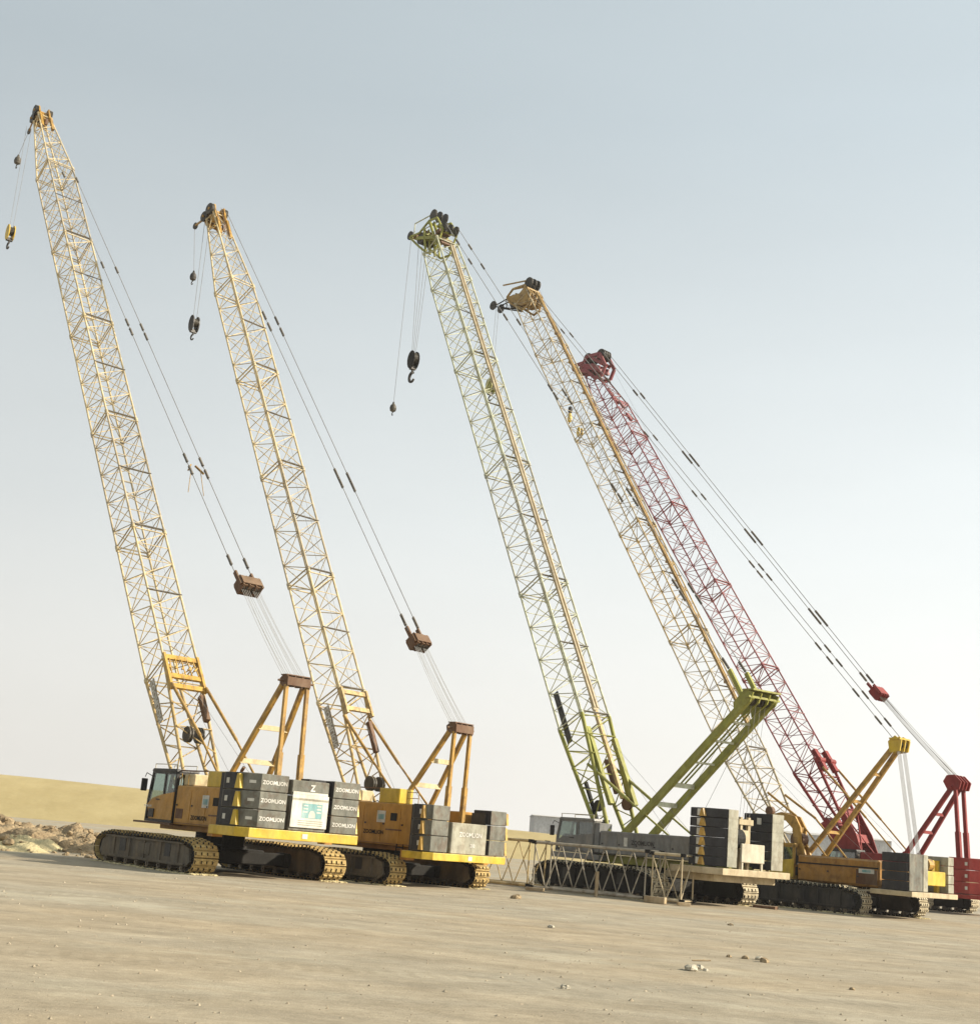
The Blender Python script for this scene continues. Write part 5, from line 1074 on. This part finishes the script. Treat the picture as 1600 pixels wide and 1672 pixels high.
def timber(label, x, y, z, lx, ly, lz, rz, mat='timber', group='timber blocks under the lattice sections'):
    t = MB(); n = 1
    t.box(-lx / 2, lx / 2, -ly / 2, ly / 2, 0, lz, .015)
    o = t.build('timber_block', mat, None); o.location = (x, y, z); o.rotation_euler = (0, 0, rz)
    o['label'] = label; o['category'] = 'timber'; o['group'] = group; return o
timber('wooden post standing upright against the grey lattice section', 6.35, 64.6, 0, .14, .14, 1.15, .2)
timber('squat timber block lying under the short pale lattice frame', 8.9, 63.2, 0, 1.0, .3, .28, -.5)
timber('thin timber packer under the left end of the grey section', 3.6, 66.2, 0, .9, .25, .15, -.3)
timber('flat dark timber mat under the rear track of the green crane', 15.0, 68.2, 0, 1.1, .8, .14, -.4, 'rust_brown')
timber('pale timber block beside the short lattice frame', 10.15, 62.9, 0, .6, .22, .14, .1)

# ================================================================== distant buildings
def hall(label, x0, x1, y0, y1, h, roofh):
    t = thing('warehouse', label, 'building', ((x0 + x1) / 2, y0, 0), 0, 'pale halls beyond the sand bank'); w = (x1 - x0) / 2; d = y1 - y0
    k = MB(); k.box(-w, w, 0, d, 0, h)
    x = -w + 1.5
    while x < w: k.box(x, x + .12, -.06, 0, 0, h); x += 3.0
    k.build('wall', 'cladding', t)
    k = MB(); k.add([(-w - .3, -.4, h), (w + .3, -.4, h), (w + .3, d / 2, h + roofh), (-w - .3, d / 2, h + roofh), (-w - .3, d + .4, h), (w + .3, d + .4, h)], [(0, 1, 2, 3), (3, 2, 5, 4), (0, 3, 4), (1, 5, 2), (0, 4, 5, 1)]); k.build('roof', 'cladding', t)
    return t
hall('small pale grey hall beyond the sand bank left of the green crane cab', 20.3, 32, 400, 430, 9.9, .5)
hall('long pale grey hall on the horizon behind the red boom foot', 86, 124, 400, 440, 10.9, 1.0)

# ================================================================== earth mounds on the left, stones and litter
def mound(label, x, y, rx, ry, h, mat, seed, name='earth_mound', cat='mound', rough=.15, group='earth mounds at the left edge'):
    mb = MB(); N, Mn = 56, 26; vs = []
    for j in range(Mn + 1):
        rr = j / Mn
        for i in range(N):
            a = 2 * pi * i / N; px_ = cos(a) * rr * rx; py_ = sin(a) * rr * ry
            q = Vector((px_ * 1.1 + seed, py_ * 1.1, seed * 3.1)); e = noise.noise(q) * .5 + noise.noise(q * 2.3) * .2 + noise.noise(q * 5.5) * .08 + noise.noise(q * 11) * .05
            hh = h * max(0, (1 - rr ** 1.7)) * (1 + e * .9) + e * rough * (1 - rr) 
            vs.append((px_ * (1 + e * .15), py_ * (1 + e * .15), hh - .06))
    fs = [(j * N + i, j * N + (i + 1) % N, (j + 1) * N + (i + 1) % N, (j + 1) * N + i) for j in range(Mn) for i in range(N)]
    mb.add(vs, [f[::-1] for f in fs], False)
    o = mb.build(name, mat, None); o.location = (x, y, 0); o['label'] = label; o['category'] = cat; o['group'] = group; return o
mound('tall brown mound of dug earth cut by the left edge of the picture', -26.0, 74, 5.2, 3.2, 1.4, 'dirt', 1.3)
mound('broad brown earth mound between the left edge and the leftmost crane', -21.0, 72.5, 4.2, 2.8, 1.05, 'dirt', 4.7)
mound('low pale sand pile in front of the brown mounds', -20.8, 66.5, 2.6, 1.6, .55, 'dirt_pale', 8.1)
mound('low brown earth pile touching the shadow left of the first track', -17.6, 67.0, 2.6, 1.6, .7, 'dirt', 12.4)
mound('small pale sand pile behind the front end of the leftmost track', -16.4, 70.5, 2.4, 1.6, .8, 'dirt_pale', 15.9)
mound('pale sand heap at the lower left edge by the shadow', -19.9, 62.8, 1.5, 1.0, .38, 'dirt_pale', 19.2)

def rock(bm, c, r, seed, flat=.6):
    N, K = 7, 5; vs = []
    for j in range(K + 1):
        ph = pi * j / K
        for i in range(N):
            a = 2 * pi * i / N + seed; v = Vector((sin(ph) * cos(a), sin(ph) * sin(a), cos(ph) * flat)); e = 1 + .45 * noise.noise(v * 1.7 + Vector((seed, 0, 0)))
            vs.append(Vector(c) + v * r * e)
    bm.add(vs, [(j * N + i, (j + 1) * N + i, (j + 1) * N + (i + 1) % N, j * N + (i + 1) % N) for j in range(K) for i in range(N)], False)
def ground_pt(px, py):
    d = fwv * FPX + rv * (px - 800) - uv * (py - 836); t = -2.2 / d.z; return Vector((0, 0, 2.2)) + d * t
# clods on the mounds: one scatter nobody could count
cl = MB()
for i in range(420):
    x = random.uniform(-30, -14.5); y = random.uniform(61, 76); r = random.choice([.06, .08, .1, .14, .22]) * random.uniform(.7, 1.4)
    z = 0
    for (mx, my, ax, ay, hh) in ((-26, 74, 5.2, 3.2, 1.4), (-21, 72.5, 4.2, 2.8, 1.05), (-20.8, 66.5, 2.6, 1.6, .55), (-17.6, 67, 2.6, 1.6, .7), (-16.4, 70.5, 2.4, 1.6, .8), (-19.9, 62.8, 1.5, 1.0, .38)):
        rr = sqrt(((x - mx) / ax) ** 2 + ((y - my) / ay) ** 2)
        if rr < 1: z = max(z, hh * (1 - rr ** 1.7))
    if z == 0 and random.random() < .6: continue
    rock(cl, (x, y, z), r, i * .37)
cl.build('loose_clods', 'dirt', None, kind='stuff')
pu = MB()
for cr_, outer_, half_, wid_ in ((C1, 3.52, 4.28, 1.05), (C2, 3.1, 3.8, .95), (C3, 3.62, 4.45, 1.08), (C4, 3.1, 4.0, .85)):
    for sd in (1, -1):
        for e in range(150):
            if e < 100: lx = random.uniform(-half_ + .3, half_ - .3); ly = sd * (outer_ + random.uniform(-.03, .22))
            else: lx = -half_ + random.uniform(-.1, .35); ly = sd * (outer_ - random.uniform(0, wid_))
            w_ = to_world(cr_, (lx, ly, 0)); rock(pu, (w_.x, w_.y, gz(w_.x, w_.y) + .01), random.uniform(.04, .13), e * .7, .42)
pu.build('loose_sand', 'dirt_pale', None, kind='stuff')
peb = MB()
for i in range(2600):
    y = 11 + 42 * random.random() ** 1.5; x = random.uniform(-.42, .42) * (y + 4); r = random.choice([.008, .010, .012, .016, .022]) * random.uniform(.7, 1.5) * (1 + y / 60)
    N = 5; zz = gz(x, y); c = Vector((x, y, zz)); a0 = random.random() * 6
    ring = [c + Vector((cos(a0 + 2 * pi * k_ / N) * r * random.uniform(.7, 1.2), sin(a0 + 2 * pi * k_ / N) * r * random.uniform(.7, 1.2), 0)) for k_ in range(N)]
    peb.add(ring + [c + Vector((0, 0, r * random.uniform(.4, .9)))], [(k_, (k_ + 1) % N, N) for k_ in range(N)])
peb.build('gravel', 'gravel', None, kind='stuff')

def stone(label, p, r, seed, mat='stone'):
    mb = MB(); rock(mb, (0, 0, r * .3), r, seed, .55); o = mb.build('stone', mat, None); o.location = (p.x, p.y, gz(p.x, p.y)); o['label'] = label; o['category'] = 'stone'; o['group'] = 'stones lying on the yard'
stone('largest pale stone lying on the yard in the lower right, beside the stick', ground_pt(1128, 1585), .14, 1.0)
stone('pale flat stone right of the largest stone', ground_pt(1142, 1583), .10, 2.2)
stone('smallest pale stone below the stick', ground_pt(1152, 1586), .07, 2.9)
stone('brown stone at the right end of the scattered debris', ground_pt(1248, 1571), .13, 3.1, 'dirt')
stone('small pale stone next to the brown stone', ground_pt(1239, 1567), .10, 4.4)
stone('brown clod in the middle of the scattered debris', ground_pt(1217, 1565), .09, 5.2, 'dirt')
stone('flat brown clod at the left of the scattered debris', ground_pt(1190, 1562), .07, 5.9, 'dirt')
stone('lone white stone nearest the camera at lower centre', ground_pt(924, 1616), .085, 6.6)
stone('lone dark clod on open ground right of centre', ground_pt(1193, 1511), .10, 7.3, 'dirt')
stone('dark clod on the ground left of the lattice sections', ground_pt(843, 1468), .22, 8.2, 'dirt')
stone('small brown clod nearest the lower right corner', ground_pt(1391, 1614), .06, 9.1, 'dirt')
stone('white scrap like stone on open ground below the lattice sections', ground_pt(900, 1515), .10, 10.4)
a = ground_pt(1130, 1571); b = ground_pt(1160, 1573)
k = MB(); k.tube((0, 0, .03), (b.x - a.x, b.y - a.y, .05), .018, 6); k.tube(((b.x - a.x) * .6, (b.y - a.y) * .6, .045), ((b.x - a.x) * .75, (b.y - a.y) + .2, .06), .009, 5); o = k.build('stick', 'timber', None); o.location = (a.x, a.y, 0); o['label'] = 'thin dark stick lying just above the largest pale stone'; o['category'] = 'stick'

# ================================================================== haze
if HAZE > 0:
    k = MB(); k.box(-700, 700, -30, 900, -1.6, 62)
    hm = bpy.data.materials.new('dusty air'); hm.use_nodes = True; nt = hm.node_tree; nt.nodes.clear()
    o_ = nt.nodes.new('ShaderNodeOutputMaterial'); pv = nt.nodes.new('ShaderNodeVolumePrincipled'); pv.inputs['Density'].default_value = HAZE
    pv.inputs['Color'].default_value = (.93, .92, .90, 1); pv.inputs['Anisotropy'].default_value = .3
    nt.links.new(pv.outputs[0], o_.inputs['Volume'])
    hz = k.build('haze', hm, None, kind='stuff')
